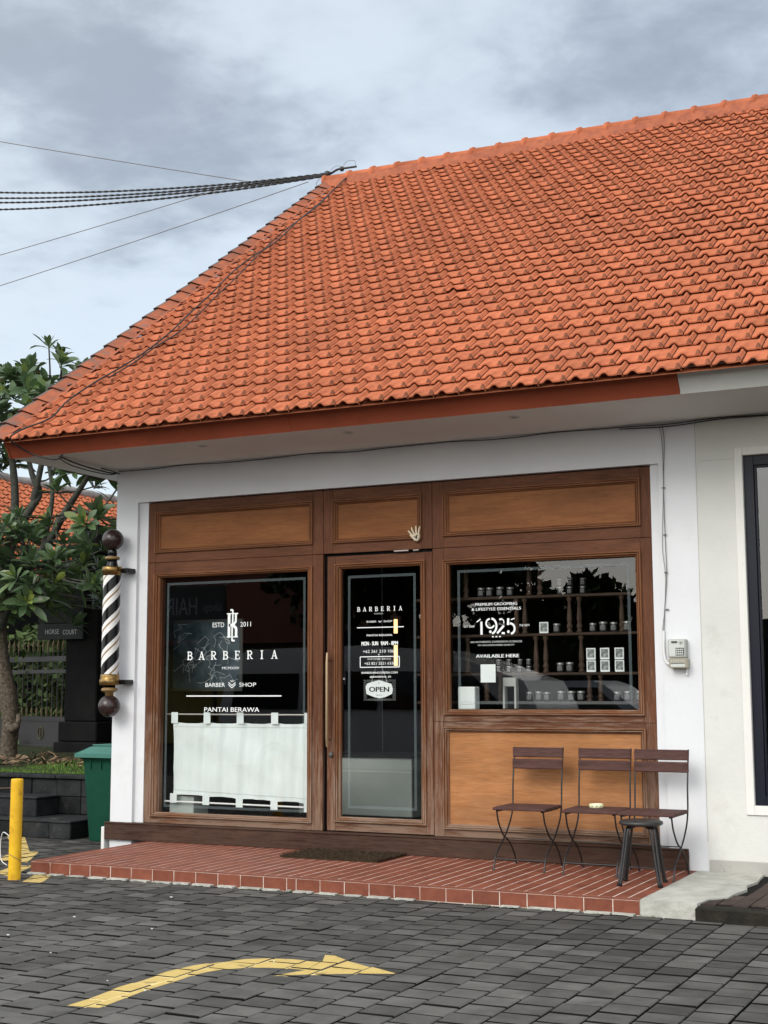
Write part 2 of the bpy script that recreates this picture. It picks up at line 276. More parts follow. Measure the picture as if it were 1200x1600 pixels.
def leafmat():
    m = bpy.data.materials.new('frangipani_leaf'); m.use_nodes = True; t = m.node_tree; b = t.nodes['Principled BSDF']; L = t.links.new
    a = t.nodes.new('ShaderNodeAttribute'); a.attribute_name = 'tint'
    r = t.nodes.new('ShaderNodeValToRGB'); L(a.outputs['Fac'], r.inputs[0]); e = r.color_ramp.elements
    e[0].color = (0.040, 0.078, 0.036, 1); e[1].color = (0.22, 0.27, 0.06, 1); e[1].position = 1
    q = r.color_ramp.elements.new(0.55); q.color = (0.078, 0.135, 0.058, 1)
    q = r.color_ramp.elements.new(0.9); q.color = (0.10, 0.165, 0.045, 1)
    L(r.outputs[0], b.inputs['Base Color']); b.inputs['Roughness'].default_value = 0.38; b.inputs['Specular IOR Level'].default_value = 0.6
    tl = t.nodes.new('ShaderNodeBsdfTranslucent'); L(r.outputs[0], tl.inputs[0]); mx = t.nodes.new('ShaderNodeMixShader'); mx.inputs[0].default_value = 0.25
    o = t.nodes['Material Output']; L(b.outputs[0], mx.inputs[1]); L(tl.outputs[0], mx.inputs[2]); L(mx.outputs[0], o.inputs[0])
    return m
M_leaf = leafmat()

# ---------------------------------------------------------------- mesh builder
class MB:
    def __init__(s): s.v = []; s.f = []; s.m = []; s.t = []; s.sm = []; s.mats = []
    def mi(s, mt_):
        if mt_ not in s.mats: s.mats.append(mt_)
        return s.mats.index(mt_)
    def face(s, pts, m_, tint=0.5, smooth=False):
        i = len(s.v); s.v += [tuple(p) for p in pts]; s.f.append(tuple(range(i, i+len(pts)))); s.m.append(s.mi(m_)); s.t.append(tint); s.sm.append(smooth)
    def grid(s, rows, m_, tint=0.5, smooth=True, closed=False, mfun=None):
        """rows: list of equal-length point lists, quads between them"""
        i = len(s.v); n = len(rows[0])
        for r in rows: s.v += [tuple(p) for p in r]
        for a in range(len(rows)-1):
            for b in range(n if closed else n-1):
                c = (b+1) % n
                s.f.append((i+a*n+b, i+a*n+c, i+(a+1)*n+c, i+(a+1)*n+b)); s.m.append(s.mi(mfun(a, b) if mfun else m_)); s.t.append(tint); s.sm.append(smooth)
    def box(s, x0, x1, y0, y1, z0, z1, m_, tint=0.5, bev=0.0, skip=''):
        if bev > 0:
            b = min(bev, (x1-x0)*.45, (y1-y0)*.45, (z1-z0)*.45)
            def V(p): return p
            cs = []
            for z, ins in ((z0, b), (z0+b, 0), (z1-b, 0), (z1, b)):
                r = [(x0+ins, y0+b if ins else y0+0, z)]
                r = []
                bb = b
                a = ins
                r += [(x0+a, y0+bb, z), (x0+bb, y0+a, z), (x1-bb, y0+a, z), (x1-a, y0+bb, z), (x1-a, y1-bb, z), (x1-bb, y1-a, z), (x0+bb, y1-a, z), (x0+a, y1-bb, z)] if not a else \
                     [(x0+bb, y0+bb, z), (x0+bb, y0+bb, z), (x1-bb, y0+bb, z), (x1-bb, y0+bb, z), (x1-bb, y1-bb, z), (x1-bb, y1-bb, z), (x0+bb, y1-bb, z), (x0+bb, y1-bb, z)]
                cs.append(r)
            i = len(s.v)
            for r in cs: s.v += r
            for a in range(3):
                for k in range(8):
                    c = (k+1) % 8
                    q = (i+a*8+k, i+a*8+c, i+(a+1)*8+c, i+(a+1)*8+k)
                    s.f.append(q); s.m.append(s.mi(m_)); s.t.append(tint); s.sm.append(False)
            for a in (0, 3):
                q = [i+a*8+k for k in (0, 2, 4, 6)]
                if a == 0: q.reverse()
                s.f.append(tuple(q)); s.m.append(s.mi(m_)); s.t.append(tint); s.sm.append(False)
            return
        p = [(x0, y0, z0), (x1, y0, z0), (x1, y1, z0), (x0, y1, z0), (x0, y0, z1), (x1, y0, z1), (x1, y1, z1), (x0, y1, z1)]
        F = {'b': (3, 2, 1, 0), 't': (4, 5, 6, 7), 'f': (0, 1, 5, 4), 'k': (2, 3, 7, 6), 'l': (3, 0, 4, 7), 'r': (1, 2, 6, 5)}
        i = len(s.v); s.v += p
        for k, q in F.items():
            if k in skip: continue
            s.f.append(tuple(i+a for a in q)); s.m.append(s.mi(m_)); s.t.append(tint); s.sm.append(False)
    def tube(s, pts, rads, m_, n=8, tint=0.5, cap=True, smooth=True):
        pts = [Vector(p) for p in pts]
        if isinstance(rads, (int, float)): rads = [rads]*len(pts)
        if len(rads) != len(pts):
            m = len(pts)-1; k = len(rads)-1; q = []
            for i in range(m+1):
                f = i/m*k; a = min(int(f), k-1); q.append(rads[a]*(1-f+a)+rads[a+1]*(f-a))
            rads = q
        rows = []; t0 = (pts[1]-pts[0]).normalized(); a = t0.orthogonal().normalized()
        for k, p in enumerate(pts):
            t1 = (pts[min(k+1, len(pts)-1)]-pts[max(k-1, 0)]).normalized()
            a = (a - t1*a.dot(t1)).normalized(); b = t1.cross(a)
            rows.append([p+(a*math.cos(2*PI*j/n)+b*math.sin(2*PI*j/n))*rads[k] for j in range(n)])
        s.grid(rows, m_, tint, smooth, closed=True)
        if cap:
            s.face(list(reversed(rows[0])), m_, tint); s.face(rows[-1], m_, tint)
    def lathe(s, c, prof, m_, n=24, mfun=None, smooth=True, axis='z'):
        rows = []
        for r, h in prof:
            row = []
            for j in range(n):
                a = 2*PI*j/n; x, y = r*math.cos(a), r*math.sin(a)
                row.append((c[0]+x, c[1]+y, c[2]+h) if axis == 'z' else (c[0]+x, c[1]-h, c[2]+y))
            rows.append(row)
        s.grid(rows, m_, 0.5, smooth, closed=True, mfun=mfun)
    def prism(s, poly, d0, d1, m_, plane='xz', tint=0.5):
        """poly in plane, extruded from d0 to d1 on the third axis"""
        P = {'xz': lambda u, v, d: (u, d, v), 'yz': lambda u, v, d: (d, u, v), 'xy': lambda u, v, d: (u, v, d)}[plane]
        a = [P(u, v, d0) for u, v in poly]; b = [P(u, v, d1) for u, v in poly]
        s.face(a, m_, tint); s.face(list(reversed(b)), m_, tint)
        for k in range(len(poly)):
            c = (k+1) % len(poly); s.face([a[c], a[k], b[k], b[c]], m_, tint)
    def build(s, name, parent=None, fix=True):
        off = Vector((0, 0, 0)); q = parent
        while q is not None: off += q.location; q = q.parent
        me = bpy.data.meshes.new(name)
        me.from_pydata([(x-off.x, y-off.y, z-off.z) for x, y, z in s.v], [], s.f)
        for m_ in s.mats: me.materials.append(m_)
        me.polygons.foreach_set('material_index', s.m); me.polygons.foreach_set('use_smooth', s.sm)
        at = me.attributes.new('tint', 'FLOAT', 'FACE'); at.data.foreach_set('value', s.t)
        me.update(); me.validate()
        o = bpy.data.objects.new(name, me); col.objects.link(o)
        if parent: o.parent = parent
        return o

def tag(o, label=None, cat=None, group=None, kind=None):
    if label: o['label'] = label
    if cat: o['category'] = cat
    if group: o['group'] = group
    if kind: o['kind'] = kind
    return o
def thing(name, loc, label, cat, group=None):
    o = bpy.data.objects.new(name, None); o.empty_display_size = 0.2; col.objects.link(o); o.location = loc
    return tag(o, label, cat, group)
def copy_tree(o, parent=None):
    c = o.copy(); col.objects.link(c); c.parent = parent
    for ch in list(o.children): copy_tree(ch, c)
    return c

# text to mesh (built-in font), fitted in a box: x0..x1 wide, z0..z1 tall (cap height), lying in plane y facing -y
def text_pts(body):
    cu = bpy.data.curves.new('t', 'FONT'); cu.body = body; cu.resolution_u = 3
    o = bpy.data.objects.new('t', cu); col.objects.link(o)
    me = bpy.data.meshes.new_from_object(o, depsgraph=None) if False else o.to_mesh()
    vs = [v.co.copy() for v in me.vertices]; fs = [tuple(p.vertices) for p in me.polygons]
    o.to_mesh_clear(); bpy.data.objects.remove(o); bpy.data.curves.remove(cu)
    return vs, fs
def text(mb, body, x0, x1, z0, z1, y, m_, bold=0.0):
    vs, fs = text_pts(body)
    if not vs: return
    ax, bx = min(v.x for v in vs), max(v.x for v in vs); az, bz = min(v.y for v in vs), max(v.y for v in vs)
    for dx in ((0,) if not bold else (-bold, bold)):
        yy = y - (0.0004 if dx > 0 else 0)
        i = len(mb.v); k = mb.mi(m_)
        mb.v += [(x0+(v.x-ax)/(bx-ax)*(x1-x0)+dx, yy, z0+(v.y-az)/(bz-az)*(z1-z0)) for v in vs]
        for f in fs: mb.f.append(tuple(i+a for a in f)); mb.m.append(k); mb.t.append(0.5); mb.sm.append(False)
_sy = [0]
def stroke(mb, pts, wd, y, m_):
    """flat ribbon through 2-D points; every ribbon a hair further forward so none share a plane"""
    for a, b in zip(pts[:-1], pts[1:]):
        _sy[0] = (_sy[0]+1) % 7; yy = y-_sy[0]*0.00012
        d = Vector((b[0]-a[0], b[1]-a[1])); 
        if d.length < 1e-6: continue
        d.normalize(); n = Vector((-d.y, d.x))*wd/2; e = d*wd*0.12
        mb.face([(a[0]-e.x+n.x, yy, a[1]-e.y+n.y), (a[0]-e.x-n.x, yy, a[1]-e.y-n.y), (b[0]+e.x-n.x, yy, b[1]+e.y-n.y), (b[0]+e.x+n.x, yy, b[1]+e.y+n.y)], m_)
def arc(cx, cz, rx, rz, a0, a1, n=9): return [(cx+rx*math.cos(rad(a0+(a1-a0)*k/n)), cz+rz*math.sin(rad(a0+(a1-a0)*k/n))) for k in range(n+1)]
# slab-serif capitals on a unit cell 0..0.8 wide, 0..1 tall: (polyline, width factor)
T_, t_ = 0.17, 0.09
SLAB = {
 'B': [([(.2, 0), (.2, 1)], T_), ([(.05, .045), (.45, .045)], t_), ([(.05, .955), (.45, .955)], t_), ([(.2, .52), (.45, .52)], t_), (arc(.42, .75, .24, .205, 90, -90), .14), (arc(.44, .28, .28, .235, 90, -90), .14)],
 'A': [([(.12, .02), (.4, .98)], t_), ([(.4, .98), (.68, .02)], T_), ([(.22, .33), (.58, .33)], t_), ([(-.02, .045), (.26, .045)], t_), ([(.54, .045), (.84, .045)], t_)],
 'R': [([(.2, 0), (.2, 1)], T_), ([(.05, .045), (.36, .045)], t_), ([(.05, .955), (.45, .955)], t_), ([(.2, .5), (.45, .5)], t_), (arc(.42, .73, .26, .225, 90, -90), .14), ([(.4, .5), (.66, .06)], .15), ([(.6, .045), (.84, .045)], t_)],
 'E': [([(.2, 0), (.2, 1)], T_), ([(.05, .045), (.7, .045)], t_), ([(.05, .955), (.68, .955)], t_), ([(.2, .52), (.5, .52)], t_), ([(.68, .0), (.68, .26)], t_), ([(.66, 1.), (.66, .76)], t_), ([(.5, .4), (.5, .64)], t_)],
 'I': [([(.4, 0), (.4, 1)], T_), ([(.22, .045), (.58, .045)], t_), ([(.22, .955), (.58, .955)], t_)]}
def slab(mb, word, x0, x1, z0, z1, y, m_):
    n = len(word); cw = (x1-x0)/(n-1+0.78)          # cell pitch
    h = z1-z0; gw = h*1.02
    for k, ch in enumerate(word):
        ox = x0+k*cw
        for pl, wd in SLAB[ch]:
            stroke(mb, [(ox+u*gw, z0+v*h) for u, v in pl], wd*h, y, m_)

# ---------------------------------------------------------------- ground
GZ = 0.0
g = MB()
g.face([(-400, -400, -0.035), (400, -400, -0.035), (400, 400, -0.035), (-400, 400, -0.035)], M_joint)
tag(g.build('ground'), kind='structure')
# pavers: 0.186 wide columns (x), 0.18 long, alternate columns half a paver out of step
CELLS = []
pv = MB(); px, py = 0.186, 0.18; x_off = -1.689
for i in range(-62, 26):
    x0 = x_off+i*px
    sh = 0 if i % 2 == 0 else py/2
    for j in range(-30, 42):
        y0 = -3.99+j*py+sh; y1 = y0+py
        if y1 > 0.9+ (0 if x0 > -8 else 1.3): continue
        if y0 > -1.45 and -7.15 < x0 < 4: continue
        if y1 > -1.517 and x0+px > -7.13 and y0 < -1.517:
            y1 = -1.521
            if y1-y0 < 0.03: continue
        if y0 < -9.5 or x0 < -12: 
            pass
        tt = R.gauss(0.45, 0.17)
        if R.random() < 0.09: tt += 0.5
        if y1 > -1.75 and y1 <= -1.52 and y0 < -1.6 and R.random() < .6: tt = min(1.6, tt+0.35)
        tt += .13*(-y0-3.0); tt = max(-.15, min(1.6, tt)); dz = R.gauss(0, 0.0012); gp = 0.0048
        tx, ty = R.gauss(0, 0.0012), R.gauss(0, 0.0012)
        b = 0.004; xa, xb, ya, yb = x0+gp, x0+px-gp, y0+.0058, y1-.0058
        zt = GZ+dz
        Z = lambda x, y, zt=zt, tx=tx, ty=ty, xa=xa, ya=ya: zt+tx*(x-xa)/px+ty*(y-ya)/py
        top = [(xa+b, ya+b), (xb-b, ya+b), (xb-b, yb-b), (xa+b, yb-b)]; mid = [(xa, ya), (xb, ya), (xb, yb), (xa, yb)]
        CELLS.append((xa+b, xb-b, ya+b, yb-b, Z)) if -12 < x0 and y0 > -6 else None
        q = len(pv.v)
        pv.v += [(x, y, Z(x, y)) for x, y in top]+[(x, y, Z(x, y)-b) for x, y in mid]+[(x, y, -0.03) for x, y in mid]
        k = pv.mi(M_paver)
        pv.f.append((q, q+1, q+2, q+3)); pv.m.append(k); pv.t.append(tt); pv.sm.append(False)
        for a in range(4):
            c = (a+1) % 4
            for lv in (0, 4):
                pv.f.append((q+lv+4+a, q+lv+4+c, q+lv+c, q+lv+a)); pv.m.append(k if (lv == 0 and a != 0) else pv.mi(M_joint)); pv.t.append(tt); pv.sm.append(False)
tag(pv.build('paving'), kind='structure')
# far street beyond the paving
# road markings: worn paint film 2 mm above the pavers
def clip(poly, x0, x1, y0, y1):
    for ax, s_, lim in ((0, 1, x0), (0, -1, x1), (1, 1, y0), (1, -1, y1)):
        out_ = []
        for i in range(len(poly)):
            p, q = poly[i-1], poly[i]; dp, dq = s_*(p[ax]-lim), s_*(q[ax]-lim)
            if (dp >= 0) != (dq >= 0):
                t = dp/(dp-dq); out_.append((p[0]+(q[0]-p[0])*t, p[1]+(q[1]-p[1])*t))
            if dq >= 0: out_.append(q)
        poly = out_
        if not poly: return []
    return poly
def paint(mb, poly):
    xs, ys = [p[0] for p in poly], [p[1] for p in poly]
    for xa, xb, ya, yb, zf in CELLS:
        if xb < min(xs) or xa > max(xs) or yb < min(ys) or ya > max(ys): continue
        c_ = clip(poly, xa, xb, ya, yb)
        if len(c_) > 2: mb.face([(x, y, zf(x, y)+.0012) for x, y in c_], M_ypaint)
    mb.face([(x, y, -.0022) for x, y in poly], M_yjoint)
mk = MB()
inner = [(-4.01, -4.96), (-4.015, -4.765), (-4.037, -4.552), (-4.03, -4.367), (-4.038, -4.164), (-4.008, -3.986), (-3.943, -3.851), (-3.862, -3.72), (-3.726, -3.642), (-3.63, -3.622), (-3.536, -3.628), (-3.470, -3.614)]
outer = [(-3.850, -4.94), (-3.868, -4.736), (-3.879, -4.572), (-3.870, -4.391), (-3.871, -4.191), (-3.850, -4.09), (-3.815, -4.00), (-3.734, -3.912), (-3.640, -3.862), (-3.55, -3.84), (-3.458, -3.838), (-3.44, -3.838)]
S_ = 10/9.5
def sc_(p): return (p[0], p[1])
for a in range(len(inner)-1):
    q = [inner[a], outer[a], outer[a+1], inner[a+1]]
    paint(mk, q)
paint(mk, [(-3.535, -3.455), (-3.462, -3.620), (-3.44, -3.838), (-2.985, -3.735), (-3.171, -3.638), (-3.351, -3.551), (-3.50, -3.44)]); paint(mk, [(-3.44, -3.838), (-3.512, -4.031), (-3.365, -3.92), (-3.182, -3.817), (-2.985, -3.735)])
tag(mk.build('arrow_marking'), kind='structure')
ln = MB()
for q in (((-6.863, -1.92), (-7.05, -1.56), (-6.93, -1.50), (-6.70, -1.90)), ((-7.95, -0.98), (-8.20, -0.45), (-8.02, -0.35), (-7.60, -1.00)), ((-7.40, -1.60), (-7.56, -1.22), (-7.42, -1.13), (-7.12, -1.75)), ((-9.6, 1.0), (-8.2, -.45), (-8.1, -.38), (-9.4, 1.05))):
    paint(ln, list(q))
tag(ln.build('bay_marking'), kind='structure')
# scattered bits on the pavers
lt = MB()
for k in range(26):
    x, y = R.uniform(-6.5, -0.6), R.uniform(-5, -1.75)
    if x > -.55*(y+10): continue
    s = R.uniform(0.003, 0.009); a = R.uniform(0, PI); zt = 0.004
    p = [(x+math.cos(a+t)*s*(1 if i % 2 else 1.6), y+math.sin(a+t)*s) for i, t in enumerate((0, 1.1, 2.3, 3.1, 4.3, 5.3))]
    lt.prism(p, zt, zt+0.004, M_litter, 'xy')
tag(lt.build('petal_litter'), 'tiny white petals and chips scattered over the grey pavers', 'litter', kind='stuff')

# ---------------------------------------------------------------- tiled step, slab, dark platform
ST = 0.0955
st = thing('tiled_step', (-4.7, -0.76, 0), 'low terracotta tiled step with pale grout running along the shop front', 'step')
b = MB(); xL, xR, yF = -7.13, -2.395, -1.517
b.box(xL+.004, xR-.002, yF+.0012, -0.0, -0.02, ST-.0035, M_grout); b.box(xL+.006, xR-.004, yF+.045, -0.001, ST-.003, ST-.0003, M_grout2); b.build('step_base', st)
b = MB()
x = xL; k = 0
fronts = []
while x < xR-0.02:
    wdt = 0.187 if k != 12 else 0.075
    x1 = min(x+wdt, xR); fronts.append((x, x1))
    b.box(x+.0032, x1-.0032, yF, yF+.012, 0.002+R.uniform(0, .002), ST-.0085, M_terra, R.random(), bev=.001)
    x = x1; k += 1
y = yF+.016
while y < -0.02:      # left riser
    b.box(xL-.002, xL+.008, y+.002, min(y+.187, -.01)-.002, 0.002, ST-.006, M_terra, R.random(), bev=.002); y += .187
b.build('riser_tile', st)
b = MB()
for x0, x1 in fronts:   # nosing strip
    b.box(x0+.001, x1-.001, yF-.001, yF+.05, ST-.005, ST, M_terra, 0.5+R.uniform(-.2, .2), bev=.001)
sw = 0.0968; x = xL+.0; k = 0
while x < xR-.01:
    x1 = min(x+sw, xR); y = yF+.052+(-.09 if k % 2 else 0)
    while y < -0.005:
        y1 = min(y+.187, -.003); ya = max(y, yF+.052)
        if y1-ya > .01: b.box(x+.0052, x1-.0052, ya+.0020, y1-.0020, ST-.006, ST+R.uniform(0.0002, .0006), M_terra, R.random(), bev=.0004)
        y += .187
    x = x1; k += 1
b.build('tread_tile', st)
# pale mortar line along the foot of the step
for x0, x1 in fronts:
    if R.random() < .75:
        b = MB()
        a0, a1 = x0+R.uniform(0, .03), x1-R.uniform(0, .05)
        pts = [(a0, yF-.002)]+[(a0+(a1-a0)*t/6, yF-.028-R.uniform(0, .035)) for t in range(7)]+[(a1, yF-.002)]
        b.prism(list(reversed(pts)), .002, .010+R.uniform(0, .004), M_conc, 'xy'); b.build('mortar_patch', st)

cs = MB()
n = 14
front = [(-2.393+.35*t/6, -1.522+R.uniform(-.004, .004)) for t in range(7)]
right = [(-2.035+R.uniform(-.02, .02), -1.45), (-2.01+R.uniform(-.02, .02), -1.3), (-1.93, -1.17), (-1.92, -1.0), (-1.89, -.8), (-1.93, -.62), (-1.90, -.40), (-1.92, -.22), (-1.93, -.004)]
poly = front+right+[(-2.393, -.004)]
cs.prism(poly, -0.02, ST+.001, M_conc, 'xy'); o = cs.build('concrete_slab')
tag(o, 'pale rough concrete slab between the tiled step and the dark brown paving', 'slab')
dk = MB()
dk.box(-2.045, 4, -1.58, -1.47, -0.02, 0.083, M_kerb, bev=.012)
tag(dk.build('kerb'), 'dirty black kerb edging the brown paving right of the concrete slab', 'kerb')
dp = MB(); dp.box(-2.03, 4, -1.47, -.004, -.02, .080, M_joint)
x = -2.04; k = 0
while x < 4:
    y = -1.47+(.06 if k % 2 else 0)
    while y < -.02:
        if not (x < -1.9 and y > -1.2): dp.box(x+.003, x+.094, y+.003, min(y+.19, -.01)-.003, .07, .087+R.uniform(-.002, .002), M_brownpave, R.random())
        y += .19
    x += .097; k += 1
tag(dp.build('brown_paving'), kind='structure')

b = MB()
for k in range(900):
    x = R.uniform(-7.1, -2.1); y = -1.525-abs(R.gauss(0, .02))
    if noise.noise(Vector((x*4, 0, 3))) < .05: continue
    a = R.uniform(0, 2*PI); hh = R.uniform(.006, .022); b.face([(x-.002*math.cos(a), y-.002*math.sin(a), -.002), (x+.002*math.cos(a), y+.002*math.sin(a), -.002), (x+R.uniform(-.012, .012), y-R.uniform(0, .012), hh)], M_grass, R.random()*.8)
tag(b.build('weeds'), 'tiny weeds and moss along the foot of the tiled step', 'weeds', kind='stuff')

# ---------------------------------------------------------------- the building
B = thing('shop_building', (-4.9, 0, 0), 'white rendered single storey shop building with steep orange tiled roof and timber shop front', 'building')
ZS = 3.351
b = MB()   # white wall with the shop-front opening
b.box(-7.54, -7.31, 0, .2, 0, ZS, M_plaster); b.box(-7.31, -2.60, 0, .2, 3.042, ZS, M_plaster); b.box(-2.60, -2.316, 0, .2, 0, ZS, M_plaster)
b.box(-7.31, -7.217, .035, .2, .2, 3.042, M_plaster); b.box(-2.671, -2.60, .035, .2, .2, 3.042, M_plaster)
b.box(-7.54, -7.34, .2, 9.7, 0, ZS, M_plaster); b.box(-7.34, 4, 9.5, 9.7, 0, ZS, M_plaster)
b.prism([(-.0, ZS), (9.7, ZS), (4.85, 7.55)], -7.54, -7.36, M_plaster, 'yz')
b.build('wall', B)
b = MB()   # neighbouring unit: cream wall
wx0, wx1, wz0, wz1 = -1.978, 0.6, .563, 3.052
b.box(-2.316, wx0, -.004, .2, 0, ZS, M_cream); b.box(wx0, wx1, -.004, .2, wz1, ZS, M_cream); b.box(wx0, wx1, -.004, .2, 0, wz0, M_cream); b.box(wx1, 4, -.004, .2, 0, ZS, M_cream)
b.box(-2.305, 4, -.022, -.004, .081, .178, M_greyskirt, bev=.003)
o = b.build('side_wall', B); o['label'] = 'cream rendered wall with grey skirting right of the white wall'
b = MB(); b.box(-2.3185, -2.3155, -.0055, -.0035, .3, ZS-.01, M_greyskirt)
b.box(-2.29, -1.98, -.0065, -.0045, 3.034, 3.036, M_greyskirt)
b.build('wall_crack', B)
# soffit, fascia
b = MB()
b.box(-7.95, 4, -.93, -.001, ZS, ZS+.02, M_soffit); b.box(-7.95, -7.541, -.001, 9.9, ZS, ZS+.02, M_soffit)
b.build('soffit', B)
th = math.atan2(7.74-3.47, 5.95); cth, sth = math.cos(th), math.sin(th)
def fascia(x0, x1, m_, nm):
    b = MB(); L = .20
    pts = [(-.93, ZS-.004), (-.93-sth*L, ZS-.004+cth*L), (-.93-sth*L+.02, ZS+.012+cth*L), (-.91, ZS+.012)]
    b.prism(pts, x0, x1, m_, 'yz'); return b.build(nm, B)
o = fascia(-7.975, -5.2, M_fascia, 'fascia'); o['label'] = 'dark red painted fascia board under the roof edge'
o = fascia(-5.197, -2.192, M_fascia, 'fascia')
o = fascia(-2.188, 4, M_fasciaw, 'fascia'); o['label'] = 'white painted fascia board at the right end'
b = MB(); b.prism([(-.95, ZS), (-1.04, ZS+.16), (4.85, 7.6), (9.9, ZS+.16), (9.9, ZS)], -7.965, -7.952, M_fascia, 'yz'); b.build('gable_board', B)
for xx, yy in ((-6.171, -.70), (-4.836, -.69), (-3.48, -.68)):
    b = MB(); b.lathe((xx, yy, ZS), [(.045, 0), (.045, -.006), (.032, -.007), (.028, -.0), (.0, .0)], M_trim, 16); b.lathe((xx, yy, ZS), [(.028, -.0015), (.0, -.003)], M_meterdark, 12)
    b.build('downlight', B)

# ----- roof tiles
def tile_field(mb, O, ev, sv, nv, width, rows, gauge, pitch, m1, m2, m3, seed=1):
    """interlocking tiles, half-bond: each has a rib that ends in a grimy chamfer at the nose, and a hump in its nose that bridges the rib of the course below"""
    rr = random.Random(seed)
    U_ = [0, .06, .14, .22, .29, .35, .40, .45, .50, .62, .755, .79, .825, .865, .90, .935, .950, .956, .984, .990]
    def rib(u): return .026*max(0, min(1, (.5-abs(u-.845)/.18)*3.2)) if abs(u-.845) < .09 else 0
    def hump(u):
        if u < .10 or u > .50: return 0
        return .025*(.5-.5*math.cos(PI*(u-.10)/.22)) if u < .32 else (.025 if u < .38 else .025*(.5+.5*math.cos(PI*(u-.38)/.12)))
    def grv(u): return -.015 if .953 < u < .987 else 0
    TS = ((0, .12, 1.0), (.17, 1.0, .84), (.50, 1.0, .30), (1.0, 1.0, 0.0))
    P = lambda a, s_, h: O+ev*a+sv*s_+nv*h
    for r in range(rows):
        s0 = r*gauge; L_ = gauge+.010
        rowdz = rr.gauss(0, .0010); a0 = -pitch*.5 if r % 2 else 0.0
        while a0 < width:
            tn = rr.gauss(.5, .26); lift = rr.gauss(0, .0016)+rowdz; ds = rr.gauss(0, .003); tw = rr.gauss(0, .0025)
            if rr.random() < .02: lift += .006
            h0 = .024+lift; h1 = .001; G_ = []
            for t, rt_, ht in TS:
                base = h0+(h1-h0)*t
                G_.append([P(min(max(a0+u*pitch, 0), width), s0+ds*(1-t)+L_*t, base+rib(u)*rt_+hump(u)*ht+grv(u)+tw*(u-.5)*(1-t)) for u in U_])
            mb.grid(list(reversed(G_)), m1, tn, True, mfun=lambda a_, b_: M_gap if b_ in (16, 17) else (m2 if a_ == 2 and 9 < b_ <= 14 else m1))
            f = G_[0]; md = [q-nv*.0085-sv*.003 for q in f]; lo = [q-nv*.013-sv*.001 for q in f]
            mb.grid([f, md], m1, tn-.1, False); mb.grid([md, lo], m3, tn, False)
            if r: mb.grid([[q+sv*.003 for q in lo], [q-nv*.006+sv*.003 for q in lo]], M_gap, tn, False)  # dark strip drawn in as the shadow line at the lap
            a0 += pitch
    n = rows*gauge
    mb.face([P(0, 0, -.014), P(width, 0, -.014), P(width, n, -.014), P(0, n, -.014)], m3)
O = Vector((-7.90, -1.115, 3.462)); sv = Vector((0, cth, sth)); nv = Vector((0, -sth, cth)); ev = Vector((1, 0, 0))
rf = MB(); NR = 35; GA = (5.95/cth)/NR
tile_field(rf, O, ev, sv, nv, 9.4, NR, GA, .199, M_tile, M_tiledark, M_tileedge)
roof = rf.build('roof', B)
rb = MB(); yb = 10.82
rb.face([(-7.95, 4.86, 7.72), (4, 4.86, 7.72), (4, yb, 3.47), (-7.95, yb, 3.47)], M_tile)
rb.face([(1.5, -1.1, 3.47), (4, -1.1, 3.47), (4, 4.85, 7.74), (1.5, 4.85, 7.74)], M_tile)
rb.build('roof_underlay', roof)
# verge tiles
for_v = MB(); Lr = 5.95/cth; nvg = 30; gv = Lr/nvg
for k in range(nvg):
    s0 = k*gv-.02; s1 = s0+gv+.03; tn = R.gauss(.5, .3); j = R.gauss(0, .004)
    pr = [(-.155+j, -.075), (-.150+j, .050), (-.095+j, .056), (-.082+j, .050), (.035+j, -.004)]
    fr = [O+ev*u+sv*s0+nv*(h+.030) for u, h in pr]; bk = [O+ev*u+sv*s1+nv*(h+.008) for u, h in pr]
    for_v.grid([bk, fr], M_verge, tn, False, mfun=lambda a_, b_: M_vergetop if b_ < 2 else M_verge)
    lo = [O+ev*(u+(.014 if i == 0 else 0))+sv*(s0+.001)+nv*(h+.030-(.022 if i else 0)) for i, (u, h) in enumerate(pr)]
    for_v.grid([fr, lo], M_gap, .2, False)
    bo = [O+ev*u+sv*(s0+.02)+nv*(h) for u, h in pr]
    for_v.face([fr[0], fr[1], bo[1], bo[0]], M_verge, tn)
vo = for_v.build('verge_tiles', roof); vo['label'] = 'weathered capping tiles stepping up the left roof edge'
mo = MB()   # mortar bed between verge caps and tiles
for k in range(70):
    s0 = k*Lr/70; tw_ = R.uniform(.01, .035)
    mo.grid([[O+ev*(-.02)+sv*s0+nv*.03, O+ev*(.03+tw_)+sv*s0+nv*(.022+R.uniform(0, .012))], [O+ev*(-.02)+sv*(s0+Lr/70)+nv*.03, O+ev*(.03+R.uniform(.01, .03))+sv*(s0+Lr/70)+nv*(.022+R.uniform(0, .012))]], M_mortar)
mo.build('verge_mortar', roof)
